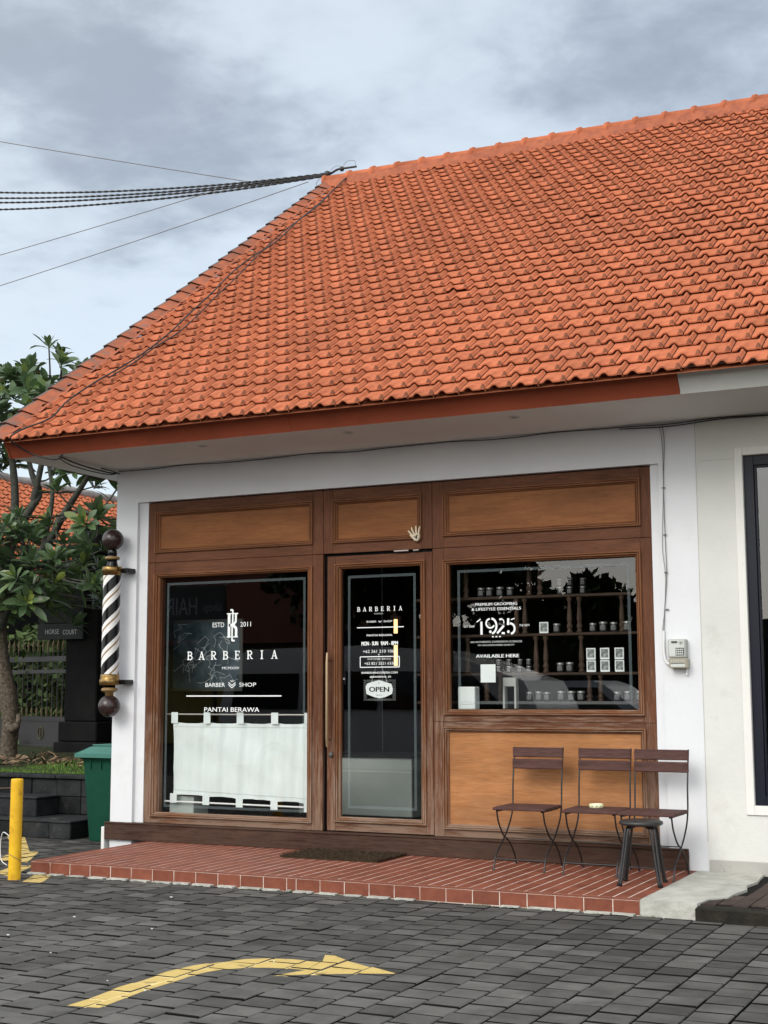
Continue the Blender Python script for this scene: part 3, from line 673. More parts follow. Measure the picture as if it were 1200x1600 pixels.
# ridge
rg = MB(); x = -8.06; yr, zr = 4.86, 7.815
rows = []
for k in range(60):
    xx = -8.03+k*.16; j = R.uniform(-.008, .008)
    rows.append([(xx, yr-.16, zr-.17+j), (xx, yr-.085, zr-.015+R.uniform(-.004, .004)), (xx, yr+.085, zr-.015), (xx, yr+.16, zr-.17)])
rg.grid(rows, M_mortar, .5, False)
rg.face([(-8.03, yr-.16, zr-.17), (-8.03, yr-.085, zr-.015), (-8.03, yr+.085, zr-.015), (-8.03, yr+.16, zr-.17)], M_mortar)
k = 0
while x < 1.4:
    L = .336; r0, r1 = .088, .080; rows = []
    tn = R.gauss(.5, .25)
    for xx, r_ in ((x, r0+.012), (x+.045, r0+.012), (x+.046, r0), (x+L+.01, r1)):
        rows.append([(xx, yr+r_*math.cos(a), zr-.03+r_*1.05*math.sin(a)) for a in [rad(-12+204*t/12) for t in range(13)]])
    rg.grid(rows, M_tile, tn, True)
    rg.face([(x, yr+(r0+.012)*math.cos(rad(-12+204*t/12)), zr-.03+(r0+.012)*1.05*math.sin(rad(-12+204*t/12))) for t in range(13)], M_tile if k else M_tileedge, .5)
    if k: rg.lathe((x+.03, yr, zr-.03+r0*1.05), [(.03, 0), (.026, .016), (.0, .02)], M_tile, 8)
    x += L; k += 1
ro = rg.build('ridge', roof); ro['label'] = 'row of half round ridge tiles bedded in orange mortar'

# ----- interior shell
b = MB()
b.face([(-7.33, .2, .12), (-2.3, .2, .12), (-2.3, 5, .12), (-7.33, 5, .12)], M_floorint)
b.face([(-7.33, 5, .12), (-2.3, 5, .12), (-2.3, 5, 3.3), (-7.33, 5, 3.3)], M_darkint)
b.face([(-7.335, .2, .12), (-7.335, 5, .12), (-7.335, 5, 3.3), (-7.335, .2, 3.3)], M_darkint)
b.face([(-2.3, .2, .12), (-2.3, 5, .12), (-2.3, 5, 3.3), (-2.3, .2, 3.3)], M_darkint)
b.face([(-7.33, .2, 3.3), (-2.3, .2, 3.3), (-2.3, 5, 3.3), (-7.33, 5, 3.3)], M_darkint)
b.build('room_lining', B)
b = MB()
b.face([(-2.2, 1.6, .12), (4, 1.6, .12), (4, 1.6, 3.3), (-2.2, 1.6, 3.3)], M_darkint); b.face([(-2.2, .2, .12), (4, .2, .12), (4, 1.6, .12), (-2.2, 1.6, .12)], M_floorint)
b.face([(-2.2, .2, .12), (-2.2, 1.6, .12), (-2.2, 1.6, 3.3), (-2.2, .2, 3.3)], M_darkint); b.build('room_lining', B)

# ----- timber shop front
def rail_ring(b, x0, x1, z0, z1, ix0, ix1, iz0, iz1, yf, yb, mv=M_woodv, mh=M_woodh, g_=.0012):
    b.box(x0, ix0, yf, yb, z0, z1, mv, bev=.0015); b.box(ix1, x1, yf, yb, z0, z1, mv, bev=.0015)
    b.box(ix0+g_, ix1-g_, yf+.0005, yb, iz1, z1, mh, bev=.0015); b.box(ix0+g_, ix1-g_, yf+.0005, yb, z0, iz0, mh, bev=.0015)
def mould(b, x0, x1, z0, z1, wdt, yf, prof, mv=M_mouldv, mh=M_mouldh, wz=None):
    """mitred moulding: prof = list of (fraction inwards, y offset from yf)"""
    wz = wz or wdt
    R4 = []
    for f, dy in prof: R4.append([(x0+f*wdt, yf+dy, z0+f*wz), (x1-f*wdt, yf+dy, z0+f*wz), (x1-f*wdt, yf+dy, z1-f*wz), (x0+f*wdt, yf+dy, z1-f*wz)])
    for a, c in zip(R4[:-1], R4[1:]):
        for k in range(4):
            n = (k+1) % 4
            b.face([a[k], a[n], c[n], c[k]], mh if k in (0, 2) else mv)
PROF = [(0, .012), (0, -.016), (.10, -.020), (.22, -.020), (.30, -.006), (.38, -.006), (.42, -.014), (.58, -.014), (.64, .002), (.74, .004), (.80, -.001), (.92, .004), (1, .012), (1, .035)]
YF = .040
b = MB(); b.box(-7.216, -2.672, .085, .10, .245, .252, M_sill)
# backing strips behind the joints
for xx in (-5.451, -4.459): b.box(xx-.03, xx+.03, .078, .084, .246, 3.03, M_black)
b.box(-7.21, -2.68, .0785, .0835, 2.47, 2.52, M_black)
b.box(-7.21, -2.68, .079, .083, 3.0, 3.04, M_black)
b.build('joint_backing', B)
def panel(x0, x1, z0, z1, ox0, ox1, oz0, oz1, bm, nm, lab):
    b = MB(); mw = .047
    rail_ring(b, x0, x1, z0, z1, ox0+.004, ox1-.004, oz0+.004, oz1-.004, YF, .078)
    mould(b, ox0, ox1, oz0, oz1, mw, YF, PROF, wz=.040)
    o = b.build(nm, B); o['label'] = lab
    c = MB(); c.box(ox0+mw-.006, ox1-mw+.006, YF+.014, YF+.03, oz0+.034, oz1-.034, bm); c.build('board', o)
    return o
panel(-7.2155, -5.4530, 2.500, 3.032, -7.141, -5.549, 2.583, 2.950, M_board, 'transom_panel', 'long timber panel above the curtained window')
panel(-5.4495, -4.4605, 2.500, 3.032, -5.365, -4.548, 2.581, 2.945, M_board, 'transom_panel', 'short timber panel above the door')
panel(-4.4575, -2.672, 2.500, 3.032, -4.363, -2.750, 2.588, 2.951, M_board, 'transom_panel', 'long timber panel above the product window')

def border(b, x0, x1, z0, z1, t, y, m_):
    b.face([(x0, y, z0), (x1, y, z0), (x1-t, y, z0+t), (x0+t, y, z0+t)], m_); b.face([(x0+t, y, z1-t), (x1-t, y, z1-t), (x1, y, z1), (x0, y, z1)], m_)
    b.face([(x0, y, z0), (x0+t, y, z0+t), (x0+t, y, z1-t), (x0, y, z1)], m_); b.face([(x1-t, y, z0+t), (x1, y, z0), (x1, y, z1), (x1-t, y, z1-t)], m_)
YG = .085; YL = YG-.004
def glaze(parent, x0, x1, z0, z1):
    b = MB(); b.face([(x0, YG, z0), (x1, YG, z0), (x1, YG, z1), (x0, YG, z1)], M_glass); return b.build('pane', parent)
# window 1
b = MB(); rail_ring(b, -7.2155, -5.4530, .247, 2.4965, -7.140, -5.552, .305, 2.396, YF, .12); mould(b, -7.144, -5.548, .301, 2.400, .056, YF, PROF, wz=.038)
b.box(-7.088, -7.080, YF+.03, .12, .339, 2.362, M_woodv); b.box(-5.604, -5.596, YF+.03, .12, .339, 2.362, M_woodv)
W1 = b.build('window', B); W1['label'] = 'tall timber framed window with the large shop lettering'
glaze(W1, -7.085, -5.598, .338, 2.362)
b = MB(); border(b, -7.035, -5.640, .38, 2.318, .022, YL, M_frost); b.build('etched_border', W1)
b = MB()
slab(b, 'BARBERIA', -6.817, -5.874, 1.640, 1.712, YL, M_letter)
text(b, 'ESTD', -6.558, -6.440, 1.917, 1.958, YL, M_letter); text(b, '2011', -6.277, -6.172, 1.917, 1.958, YL, M_letter)
text(b, 'MCMXXV', -6.455, -6.282, 1.556, 1.578, YL, M_letter)
text(b, 'BARBER', -6.622, -6.425, 1.408, 1.442, YL, M_letter); text(b, 'SHOP', -6.282, -6.115, 1.408, 1.442, YL, M_letter)
stroke(b, [(-6.390, 1.446), (-6.355, 1.418), (-6.320, 1.446)], .007, YL, M_letter); stroke(b, [(-6.390, 1.428), (-6.355, 1.398), (-6.320, 1.428)], .007, YL, M_letter)
stroke(b, [(-6.370, 1.462), (-6.355, 1.450), (-6.340, 1.462)], .006, YL, M_letter)
stroke(b, [(-6.817, 1.330), (-5.868, 1.330)], .010, YL, M_letter)
text(b, 'PANTAI BERAWA', -6.631, -6.081, 1.196, 1.234, YL, M_letter, .0008)
# the monogram: interlocked letter strokes
zx = lambda u: -6.419+u*.12; zz_ = lambda v: 1.800+v*.262
for pl, wd in (([(.24, .12), (.24, .88)], .026), ([(.06, .88), (.44, .88)], .010), ([(.06, .12), (.40, .12)], .010), ([(.46, .52), (.62, .52), (.80, .62), (.80, .86)], .020), ([(.60, .88), (.98, .88)], .010), ([(.24, .50), (.58, .50), (.84, .40), (.84, .13)], .024), ([(.60, .12), (.98, .12)], .010),
               ([(.54, .56), (.54, 1.0), (.36, 1.0)], .015), ([(.50, .44), (.50, 0), (.72, 0)], .015)):
    stroke(b, [(zx(u), zz_(v)) for u, v in pl], wd, YL, M_letter)
b.build('lettering', W1)
# window 3
b = MB(); rail_ring(b, -4.4575, -2.672, 1.13, 2.4965, -4.362, -2.762, 1.186, 2.398, YF, .12); mould(b, -4.366, -2.758, 1.182, 2.402, .048, YF, PROF, wz=.042)
W3 = b.build('window', B); W3['label'] = 'wide timber framed window showing shelves of products'
glaze(W3, -4.318, -2.806, 1.224, 2.360)
b = MB(); border(b, -4.262, -2.860, 1.265, 2.318, .022, YL, M_frost); b.build('etched_border', W3)
b = MB()
text(b, 'PREMIUM GROOMING', -4.109, -3.761, 2.030, 2.052, YL, M_letter, .0006); text(b, '& LIFESTYLE ESSENTIALS', -4.142, -3.730, 1.992, 2.014, YL, M_letter, .0006)
text(b, 'EST 2008', -4.209, -4.120, 1.862, 1.878, YL, M_letter); text(b, 'THE NEW', -3.745, -3.660, 1.862, 1.878, YL, M_letter)
def U(u, v): return (-4.10+u*.319, 1.806+v*.122)
for pl, wd in (([U(.0, .80), U(.10, .97)], .008), ([U(.125, 0), U(.125, .80)], .018),
               (arc(*U(.36, .70), .036, .036, 100, 330), .013), (arc(*U(.37, .52), .048, .060, 80, -75), .016), (arc(*U(.36, .16), .006, .006, 0, 330, 5), .012),
               ([U(.60, .93), U(.66, .97)], .012), (arc(*U(.62, .75), .030, .028, 60, -20), .008), ([U(.54, .06), U(.71, .52)], .017), ([U(.66, .06), U(.73, .04)], .016),
               ([U(.83, .97), U(.82, .58)], .018), ([U(.90, .90), U(.99, .97)], .008), (arc(*U(.88, .33), .036, .040, 95, -80), .016), (arc(*U(.83, .14), .006, .006, 0, 330, 5), .012)):
    stroke(b, pl, wd, YL, M_letter)
for k in range(3): stroke(b, [(-3.972+k*.030, 1.786), (-3.960+k*.030, 1.786)], .010, YL, M_letter)
text(b, 'AN AUTHENTIC EXPRESSION SCIENCES', -4.156, -3.724, 1.740, 1.754, YL, M_letterdim, .0004); text(b, 'OF UNCOMPROMISED QUALITY', -4.092, -3.787, 1.713, 1.727, YL, M_letterdim, .0004)
text(b, 'AVAILABLE HERE', -4.109, -3.752, 1.624, 1.650, YL, M_letter, .0010)
b.build('lettering', W3)
# lower panel under window 3
panel(-4.4575, -2.672, .247, 1.1275, -4.375, -2.754, .304, 1.087, M_boardlow, 'base_panel', 'paler plywood panel behind the chairs')
# jamb strips beside the door
# door
b = MB(); rail_ring(b, -5.4135, -4.4645, .252, 2.474, -5.338, -4.527, .326, 2.405, YF+.006, .10); mould(b, -5.343, -4.523, .321, 2.409, .052, YF+.006, PROF, wz=.042)
D = b.build('door', B); D['label'] = 'tall timber door with a full height glass pane'
glaze(D, -5.292, -4.574, .362, 2.368)
b = MB(); border(b, -5.240, -4.625, .430, 2.312, .022, YL, M_frost); b.build('etched_border', D)
b = MB()
slab(b, 'BARBERIA', -5.156, -4.735, 2.014, 2.050, YL, M_letter)
text(b, 'MCMXXV', -4.998, -4.917, 1.988, 1.998, YL, M_letterdim)
text(b, 'BARBER', -5.068, -4.980, 1.922, 1.937, YL, M_letter); text(b, 'SHOP', -4.915, -4.836, 1.922, 1.937, YL, M_letter); stroke(b, [(-4.960, 1.934), (-4.947, 1.922), (-4.934, 1.934)], .005, YL, M_letter)
stroke(b, [(-5.156, 1.882), (-4.734, 1.882)], .007, YL, M_letter)
text(b, 'PANTAI BERAWA', -5.068, -4.837, 1.810, 1.826, YL, M_letter, .0005)
text(b, 'MON - SUN', -5.115, -4.965, 1.736, 1.768, YL, M_letter, .0016); text(b, '9AM - 8PM', -4.940, -4.788, 1.736, 1.768, YL, M_letter, .0016)
text(b, '+62 361 210 1065', -5.103, -4.803, 1.676, 1.700, YL, M_letter); text(b, '&', -4.966, -4.950, 1.655, 1.667, YL, M_letter)
for p in ([(-5.127, 1.645), (-4.775, 1.645)], [(-5.127, 1.560), (-4.775, 1.560)], [(-5.127, 1.562), (-5.127, 1.643)], [(-4.775, 1.562), (-4.775, 1.643)]): stroke(b, p, .007, YL, M_letter)
text(b, 'CUSTOMER SERVICE', -5.060, -4.850, 1.620, 1.632, YL, M_letter); text(b, '+62 821 2321 6336', -5.090, -4.812, 1.580, 1.602, YL, M_letter)
text(b, 'BARBERIAINDONESIA.COM', -5.115, -4.792, 1.508, 1.524, YL, M_letter, .0006); text(b, '@BARBERIA_ID', -5.040, -4.850, 1.472, 1.490, YL, M_letter, .0006)
b.build('lettering', D)
b = MB(); zc = .96
b.tube([(-5.386, -.005, .92), (-5.386, -.012, 1.0), (-5.386, -.012, 1.60), (-5.386, -.005, 1.68)], [.010, .012, .012, .010], M_brass, 10)
for zt in (.98, 1.62): b.tube([(-5.386, -.01, zt), (-5.386, YF+.006, zt)], .007, M_brass, 8)
b.build('door_handle', D)
b = MB(); b.lathe((-5.374, YF+.006, .855), [(.022, 0), (.022, .012), (.016, .018), (.0, .018)], M_irong, 16, axis='y'); b.build('door_lock', D)
b = MB(); b.box(-5.283, -5.262, YG-.008, YG-.002, 1.42, 1.53, M_black, bev=.002); text(b, 'PUSH', -5.280, -5.265, 1.46, 1.475, YG-.0095, M_letter); b.build('push_plate', D)
b = MB(); b.box(-4.79, -4.66, .012, .036, 2.484, 2.497, M_stripmetal, bev=.003); b.box(-4.62, -4.57, .014, .036, 2.485, 2.496, M_stripmetal, bev=.003); b.build('door_closer', D)
# threshold board
b = MB(); b.box(-7.575, -2.455, -.035, .0395, .0965, .232, M_sill, bev=.004); b.box(-7.575, -2.455, -.042, .0395, .2325, .2455, M_sill, bev=.003)
b.build('threshold', B)
b = MB(); b.box(-7.612, -7.577, -.03, .08, .0, .20, M_trim, bev=.004); b.build('corner_guard', B)
# cream unit window
b = MB(); tw_ = .060
b.box(wx0-tw_, wx0-.001, -.018, -.0045, .498, 3.112, M_trim, bev=.003); b.box(wx0, wx1+tw_, -.0178, -.0045, 3.053, 3.112, M_trim, bev=.003); b.box(wx0-.001, wx1+tw_, -.0185, -.0045, .498, .561, M_trim, bev=.003)
WS = b.build('window', B); WS['label'] = 'navy framed shop window at the right edge with white trim'
b = MB(); rail_ring(b, wx0+.001, wx1, wz0, wz1-.001, wx0+.070, wx1-.07, wz0+.07, wz1-.07, .02, .09, M_navy, M_navy)
rail_ring(b, wx0+.071, wx1-.071, wz0+.071, wz1-.071, wx0+.085, wx1-.085, wz0+.085, wz1-.085, .04, .09, M_navy, M_navy)
b.build('frame', WS)
b = MB(); b.face([(wx0+.08, .06, wz0+.08), (wx1-.08, .06, wz0+.08), (wx1-.08, .06, wz1-.08), (wx0+.08, .06, wz1-.08)], glassmat('reflective_glass', 2.6, 0.0, (0.7, .75, .75))); b.build('pane', WS)

# ---------------------------------------------------------------- inside things
b = MB(); b.box(-6.3, -5.165, 1.15, 1.75, .27, .785, M_counter, bev=.006); b.box(-6.3, -5.19, 1.2, 1.75, .125, .27, M_darkint); b.box(-6.3, -5.165, 1.146, 1.15, .655, .661, M_trim); b.box(-6.3, -5.15, 1.12, 1.78, .786, .805, M_darkint, bev=.004)
tag(b.build('reception_counter'), 'pale grey green counter seen through the door glass', 'counter')
# cafe curtain
cu = thing('cafe_curtain', (-6.3, .15, 1.17), 'off white half curtain hung by tabs in the left window', 'curtain')
b = MB(); b.tube([(-7.07, .15, 1.172), (-5.61, .15, 1.172)], .008, M_stripmetal, 10); b.build('curtain_rod', cu)
b = MB(); b.tube([(-7.07, .15, .425), (-5.61, .15, .415)], .008, M_whitegloss, 10); b.build('lower_rod', cu)
b = MB(); rows = []
NX, NZ = 70, 26; cx0, cx1, cz0, cz1 = -6.99, -5.622, .482, 1.105
tabs = [-6.975, -6.64, -6.305, -5.965, -5.645]
def cury(x, z):
    t = (z-cz0)/(cz1-cz0)
    return .155+.011*math.sin(x*27+.8*math.sin(z*4))*(.6+.4*abs(t-.5)*2)+.006*math.sin(x*61+1.5*math.sin(z*3))+.022*noise.noise(Vector((x*2.4+z*1.3, z*3.2, 1)))+.004*noise.noise(Vector((x*16+z*9, z*12, 5)))
for j in range(NZ+1):
    row = []
    for i in range(NX+1):
        x = cx0+(cx1-cx0)*i/NX; v = j/NZ
        dn = min(abs(x-t) for t in tabs); sag = -.010*min(1, dn/.1)
        z = cz0+(cz1-cz0)*v
        z += sag*v - sag*(1-v)*.8
        z -= (1-v)*(x-cx0)*.028
        row.append((x, cury(x, z), z))
    rows.append(row)
b.grid(rows, M_curtain)
rows = [[(x, cury(x, z)-.003, z) for x in [cx0+(cx1-cx0)*i/NX for i in range(NX+1)]] for z in (1.063, 1.067)]
b.grid(rows, M_letterdim)
rows = [[(x, cury(x, z)-.003, z-(x-cx0)*.028) for x in [cx0+(cx1-cx0)*i/NX for i in range(NX+1)]] for z in (.522, .526)]
b.grid(rows, M_letterdim)
b.build('cloth', cu)
for t in tabs:
    for z0, z1, hz in ((1.095, 1.19, 1), (.405-(t-cx0)*.028+.01, .495-(t-cx0)*.028, -1)):
        b = MB(); b.grid([[(t-.034, .138+.001*k, z0), (t+.034, .139, z0)] if k == 0 else [(t-.034, .138, z1), (t+.034, .139, z1)] for k in (0, 1)], M_curtain)
        b.build('tab', cu)
# framed print on the wall, standing mirror station
PX0, PX1 = -7.34, -6.62
b = MB(); b.box(PX0-.03, PX1+.03, .62, .64, 1.37, 2.02, M_meterdark, bev=.004); o = b.build('framed_print'); tag(o, 'blue and grey framed print hanging inside behind the left window lettering', 'picture')
b = MB(); b.face([(PX0, .618, 1.40), (PX1, .618, 1.40), (PX1, .618, 1.99), (PX0, .618, 1.99)], M_bluepic); 
for k in range(26):
    p = [(R.uniform(PX0, PX1-.1), R.uniform(1.43, 1.9))]
    for _ in range(5):
        q = (p[-1][0]+R.uniform(-.04, .09), p[-1][1]+R.uniform(-.06, .07)); q = (min(max(q[0], PX0+.01), PX1-.01), min(max(q[1], 1.42), 1.98)); p.append(q)
    stroke(b, p, .003, .6165, M_letterdim)
b.build('print', o)
b = MB(); b.box(-6.02, -5.82, .9, .93, 1.0, 1.52, M_mouldv, bev=.02); b.face([(-6.00, .898, 1.02), (-5.84, .898, 1.02), (-5.84, .898, 1.50), (-6.00, .898, 1.50)], mat('portrait_photo', (0.16, 0.15, 0.14), .3, color2=(.02, .02, .02), vscale=6)); tag(b.build('portrait_board'), 'dim brown portrait board inside right of the blue print', 'picture')
b = MB(); b.box(-5.78, -5.68, .5, .52, 1.20, 1.26, M_letterdim, bev=.002); tag(b.build('paper_note'), 'small grey note behind the right side of the left window', 'note')
b = MB(); b.box(-7.05, -6.80, .19, .42, .26, .47, M_counter, bev=.004); b.box(-6.80, -5.62, .19, .9, .245, .262, M_sill); tag(b.build('window_ledge'), 'low ledge with a white block below the half curtain', 'ledge')
for z0, z1 in ((1.90, 2.03), (1.60, 1.79)):
    b = MB(); b.tube([(-5.53, 1.6, z0), (-5.53, 1.6, z1)], .018, M_lampwarm, 12)
    b.tube([(-5.53, 1.6, z1), (-5.53, 1.6, z1+.02)], .020, M_iron, 12)
    o = b.build('tube_lamp'); tag(o, 'upper warm glowing tube lamp behind the door glass' if z0 > 1.8 else 'lower and longer warm glowing tube lamp behind the door glass', 'lamp', 'warm tube lamps behind the door')
# OPEN sign
osn = thing('open_sign', (-4.97, .11, 1.38), 'white eight sided OPEN sign hanging inside the door glass', 'sign')
b = MB(); P8 = [(-5.092, 1.405), (-5.085, 1.345), (-5.01, 1.318), (-4.965, 1.310), (-4.92, 1.318), (-4.855, 1.345), (-4.847, 1.382), (-4.860, 1.425), (-4.93, 1.445), (-4.972, 1.455), (-5.01, 1.447), (-5.075, 1.430)]
b.prism(P8, .108, .112, M_paperw); b.build('board', osn)
b = MB(); text(b, 'OPEN', -5.058, -4.880, 1.362, 1.402, .1065, M_black, .002); text(b, 'WELCOME', -4.998, -4.942, 1.332, 1.339, .1065, M_black); stroke(b, [(-4.97, 1.425), (-4.97, 1.440)], .004, .1065, M_black); b.build('lettering', osn)
b = MB(); b.tube([(-5.04, .112, 1.44), (-4.975, .112, 1.64), (-4.90, .112, 1.44)], .0015, M_whitegloss, 6); b.build('string', osn)
b = MB()
for k in range(60):
    a = 2*PI*k/60; c, s_ = math.cos(a), math.sin(a); r_ = min(.145/max(abs(c), 1e-3), .085/max(abs(s_), 1e-3))
    if -2.4 < a-PI < 2.4 or True: stroke(b, [(-4.968+c*r_*.80, 1.375+s_*r_*.80), (-4.968+c*r_, 1.375+s_*r_)], .0018, .1135, M_letterdim)
b.build('ray_pattern', osn)
# shelves behind the product window
sh = thing('product_shelf', (-3.56, .5, .3), 'dim teak shelf unit with turned balusters behind the product window', 'shelf')
levels = [1.285, 1.508, 1.815, 2.115]
for z in levels:
    b = MB(); b.box(-4.72, -2.70, .30, .62, z-.022, z, M_shelf, bev=.003); b.build('shelf_board', sh)
def baluster(x, z0, z1):
    b = MB(); h = z1-z0
    b.lathe((x, .33, z0), [(.0, 0), (.024, 0), (.024, h*.05), (.014, h*.08), (.022, h*.14), (.025, h*.20), (.014, h*.27), (.019, h*.31), (.021, h*.38), (.017, h*.6), (.011, h*.86), (.018, h*.9), (.022, h*.94), (.022, h)], M_bal, 14)
    b.build('baluster', sh)
for x in (-4.29, -3.75, -3.66): baluster(x, 2.115, 2.44)
for x in (-3.86, -3.79, -3.42, -3.34, -3.00-.0): baluster(x, 1.815, 2.093)
for x in (-4.28, -3.70, -3.62, -3.33, -2.85): baluster(x, 1.508, 1.793)
for x in (-4.12, -4.0, -3.27, -3.18): baluster(x, 1.285, 1.486)
jar0 = None; jc = 0
def jar(x, z, y=.335, s=1.0):
    global jar0, jc
    if jar0 is None:
        t = thing('pomade_jar', (x, y, z), 'small dark jar with a pale lid among the jars on the shelves', 'jar', 'dark jars on the shelves')
        b = MB(); b.lathe((x, y, z), [(0, 0), (.026, 0), (.029, .006), (.029, .056), (.024, .062), (0, .062)], M_jar, 16); b.build('jar_body', t)
        b = MB(); b.lathe((x, y, z), [(.030, .060), (.030, .074), (.028, .076), (0, .076)], M_jarlid, 16); b.build('lid', t)
        b = MB(); b.grid([[(x+.0296*math.sin(a), y-.0296*math.cos(a), z+h) for a in [rad(-42+84*k/6) for k in range(7)]] for h in (.014, .052)], M_jarlabel); b.build('paper_label', t)
        jar0 = t
    else:
        t = copy_tree(jar0); t.location = (x, y, z); t.scale = (s, s, s)
    return t
ORD = ['first', 'second', 'third', 'fourth', 'fifth', 'sixth', 'seventh', 'eighth', 'ninth', 'tenth']
def jar_row(xs, z, y, shelf, stack=False, s=1.0):
    for n_, x in enumerate(xs):
        for k in ((0, 1) if stack else (0,)):
            t = jar(x+R.uniform(-.004, .004), z+k*.078*s, y, s*(1 if stack else R.uniform(.93, 1.06)))
            t['label'] = 'dark jar, '+ORD[n_]+' from left '+('in '+('upper' if k else 'lower')+' layer of stacked jars ' if stack else '')+shelf
jar_row((-4.165, -4.085, -4.00, -3.915), 2.115, .335, 'of the left four on the top shelf')
jar_row((-3.50, -3.42, -3.31), 2.115, .35, 'on top shelf', True, .82)
jar_row((-3.53, -3.235, -3.15, -3.07, -2.96), 1.815, .335, 'on the second shelf down')
jar_row((-4.02, -3.93, -3.84, -3.77), 1.508, .345, 'on third shelf down', True, .70)
jar_row((-3.50, -3.43), 1.508, .335, 'of the two between balusters on the third shelf')
jar_row((-3.76, -3.69, -3.62, -3.50, -3.42, -3.34, -3.05, -2.97, -2.88), 1.285, .34, 'on the bottom shelf of the product window')
card0 = None
for x, z in ((-3.635, 1.815), (-3.255, 1.605), (-3.145, 1.605), (-3.03, 1.605), (-3.255, 1.510), (-3.145, 1.510), (-3.03, 1.510)):
    if card0 is None:
        t = thing('product_card', (x, .34, z), 'small white bordered product card standing alone left of a jar', 'card')
        b = MB(); b.box(x-.036, x+.036, .335, .345, z, z+.088, M_paperw); b.build('card', t)
        b = MB(); b.face([(x-.028, .3335, z+.014), (x+.028, .3335, z+.014), (x+.028, .3335, z+.080), (x-.028, .3335, z+.080)], M_cardpic); b.build('picture', t); card0 = t
    else:
        t = copy_tree(card0); t.location = (x, .34, z); t['group'] = 'block of six product cards'; t['label'] = 'white bordered product card at the '+('upper ' if z > 1.55 else 'lower ')+('left' if x < -3.2 else 'middle' if x < -3.1 else 'right')+' of the block of six cards'
b = MB(); b.box(-4.30, -4.155, .16, .26, 1.222, 1.40, M_paperw, bev=.006); b.box(-4.29, -4.165, .158, .16, 1.26, 1.262, M_letterdim); tag(b.build('tissue_box'), 'plain white box at the lower left corner of the product window', 'box')
b = MB(); b.box(-4.075, -3.950, .088, .090, 1.432, 1.572, M_paperw, bev=.0005); tag(b.build('blank_card'), 'square pale card stuck inside the glass under the AVAILABLE HERE lettering', 'card')
b = MB(); b.box(-3.95, -3.84, .24, .30, 1.40, 1.47, M_meterbody, bev=.004); b.box(-3.95, -3.935, .24, .30, 1.23, 1.40, M_meterbody); b.box(-3.855, -3.84, .24, .30, 1.23, 1.40, M_meterbody); tag(b.build('card_stand'), 'grey upright stand beside the square card in the product window', 'stand')

# ---------------------------------------------------------------- barber pole
PX, PY = -7.475, -.135
bp = thing('barber_pole', (PX, PY, 1.12), 'black and white striped barber pole with gilt collars and bronze ball ends', 'barber pole')
def sphere_prof(r, z, a0=-90, a1=90, n=14): return [(r*math.cos(rad(a0+(a1-a0)*k/n)), z+r*math.sin(rad(a0+(a1-a0)*k/n))) for k in range(n+1)]
for zc_ in (2.703, 1.245):
    b = MB(); b.lathe((PX, PY, zc_), sphere_prof(.096, 0), M_ball, 32); b.build('ball_finial', bp)
b = MB(); b.lathe((PX, PY, 0), [(.03, 2.62), (.040, 2.60), (.042, 2.567), (.034, 2.560), (.061, 2.552), (.068, 2.540), (.061, 2.526), (.042, 2.52), (.044, 2.50), (.052, 2.47), (.054, 2.45), (.0, 2.45)], M_ball, 28, mfun=lambda a, c: M_goldpaint if a in (4, 5) else M_black); b.build('top_neck', bp)
b = MB(); b.lathe((PX, PY, 0), [(.0, 2.465), (.084, 2.462), (.090, 2.452), (.090, 2.425), (.084, 2.412), (.080, 2.408), (.080, 2.386), (.0, 2.386)], M_gold, 32); b.build('gilt_collar', bp)
b = MB(); b.lathe((PX, PY, 0), [(.0, 1.520), (.079, 1.520), (.083, 1.500), (.081, 1.484), (.086, 1.478), (.090, 1.468), (.090, 1.432), (.084, 1.426), (.0, 1.426)], M_gold, 32); b.build('gilt_collar', bp)
b = MB(); b.lathe((PX, PY, 0), [(.0, 1.43), (.050, 1.428), (.050, 1.405), (.070, 1.395), (.073, 1.382), (.062, 1.372), (.038, 1.362), (.036, 1.33), (.0, 1.33)], M_ball, 28, mfun=lambda a, c: M_black if a < 2 else M_goldpaint); b.build('lower_neck', bp)
b = MB(); NS, NH = 72, 96; rows = []
for j in range(NH+1):
    z = 1.518+(2.388-1.518)*j/NH; rows.append([(PX+.0765*math.cos(2*PI*i/NS), PY+.0765*math.sin(2*PI*i/NS), z) for i in range(NS)])
# four helical starts; a cell's colour follows the helix phase. band order: black, white, gold, white
bandh = .2275
i0 = len(b.v)
def phase(i, j): return ((j*(2.388-1.518)/NH)/bandh - (i/NS)*1.50*1.0) % 1.0
# geometry twisted along the helix so that band edges are straight mesh edges
b = MB(); rows = []
seqn = [(0, M_black, .46), (.46, M_whitegloss, .19), (.65, M_goldpaint, .085), (.735, M_whitegloss, .265)]
starts = 2; turns = (2.388-1.518)/(bandh*starts)
lead = bandh*starts
NA = 96
edges = []
for s_ in range(starts):
    for f0, m_, ln_ in seqn: edges.append(((s_+f0)/starts, m_, ln_/starts))
steps = 60
for a0, m_, da in edges:
    sub = max(2, int(da*NA)); rows = []
    for j in range(steps+1):
        z = 1.518+(2.388-1.518)*j/steps; tw = (z-1.518)/lead
        rows.append([(PX+.0765*math.cos(2*PI*(a0+da*k/sub+tw)), PY+.0765*math.sin(2*PI*(a0+da*k/sub+tw)), z) for k in range(sub+1)])
    b.grid(rows, m_)
b.build('striped_cylinder', bp)
for z in (2.428, 1.452):
    b = MB(); b.box(PX+.065, PX+.155, PY+.02, -.001, z-.02, z+.02, M_black, bev=.003); b.build('bracket', bp)

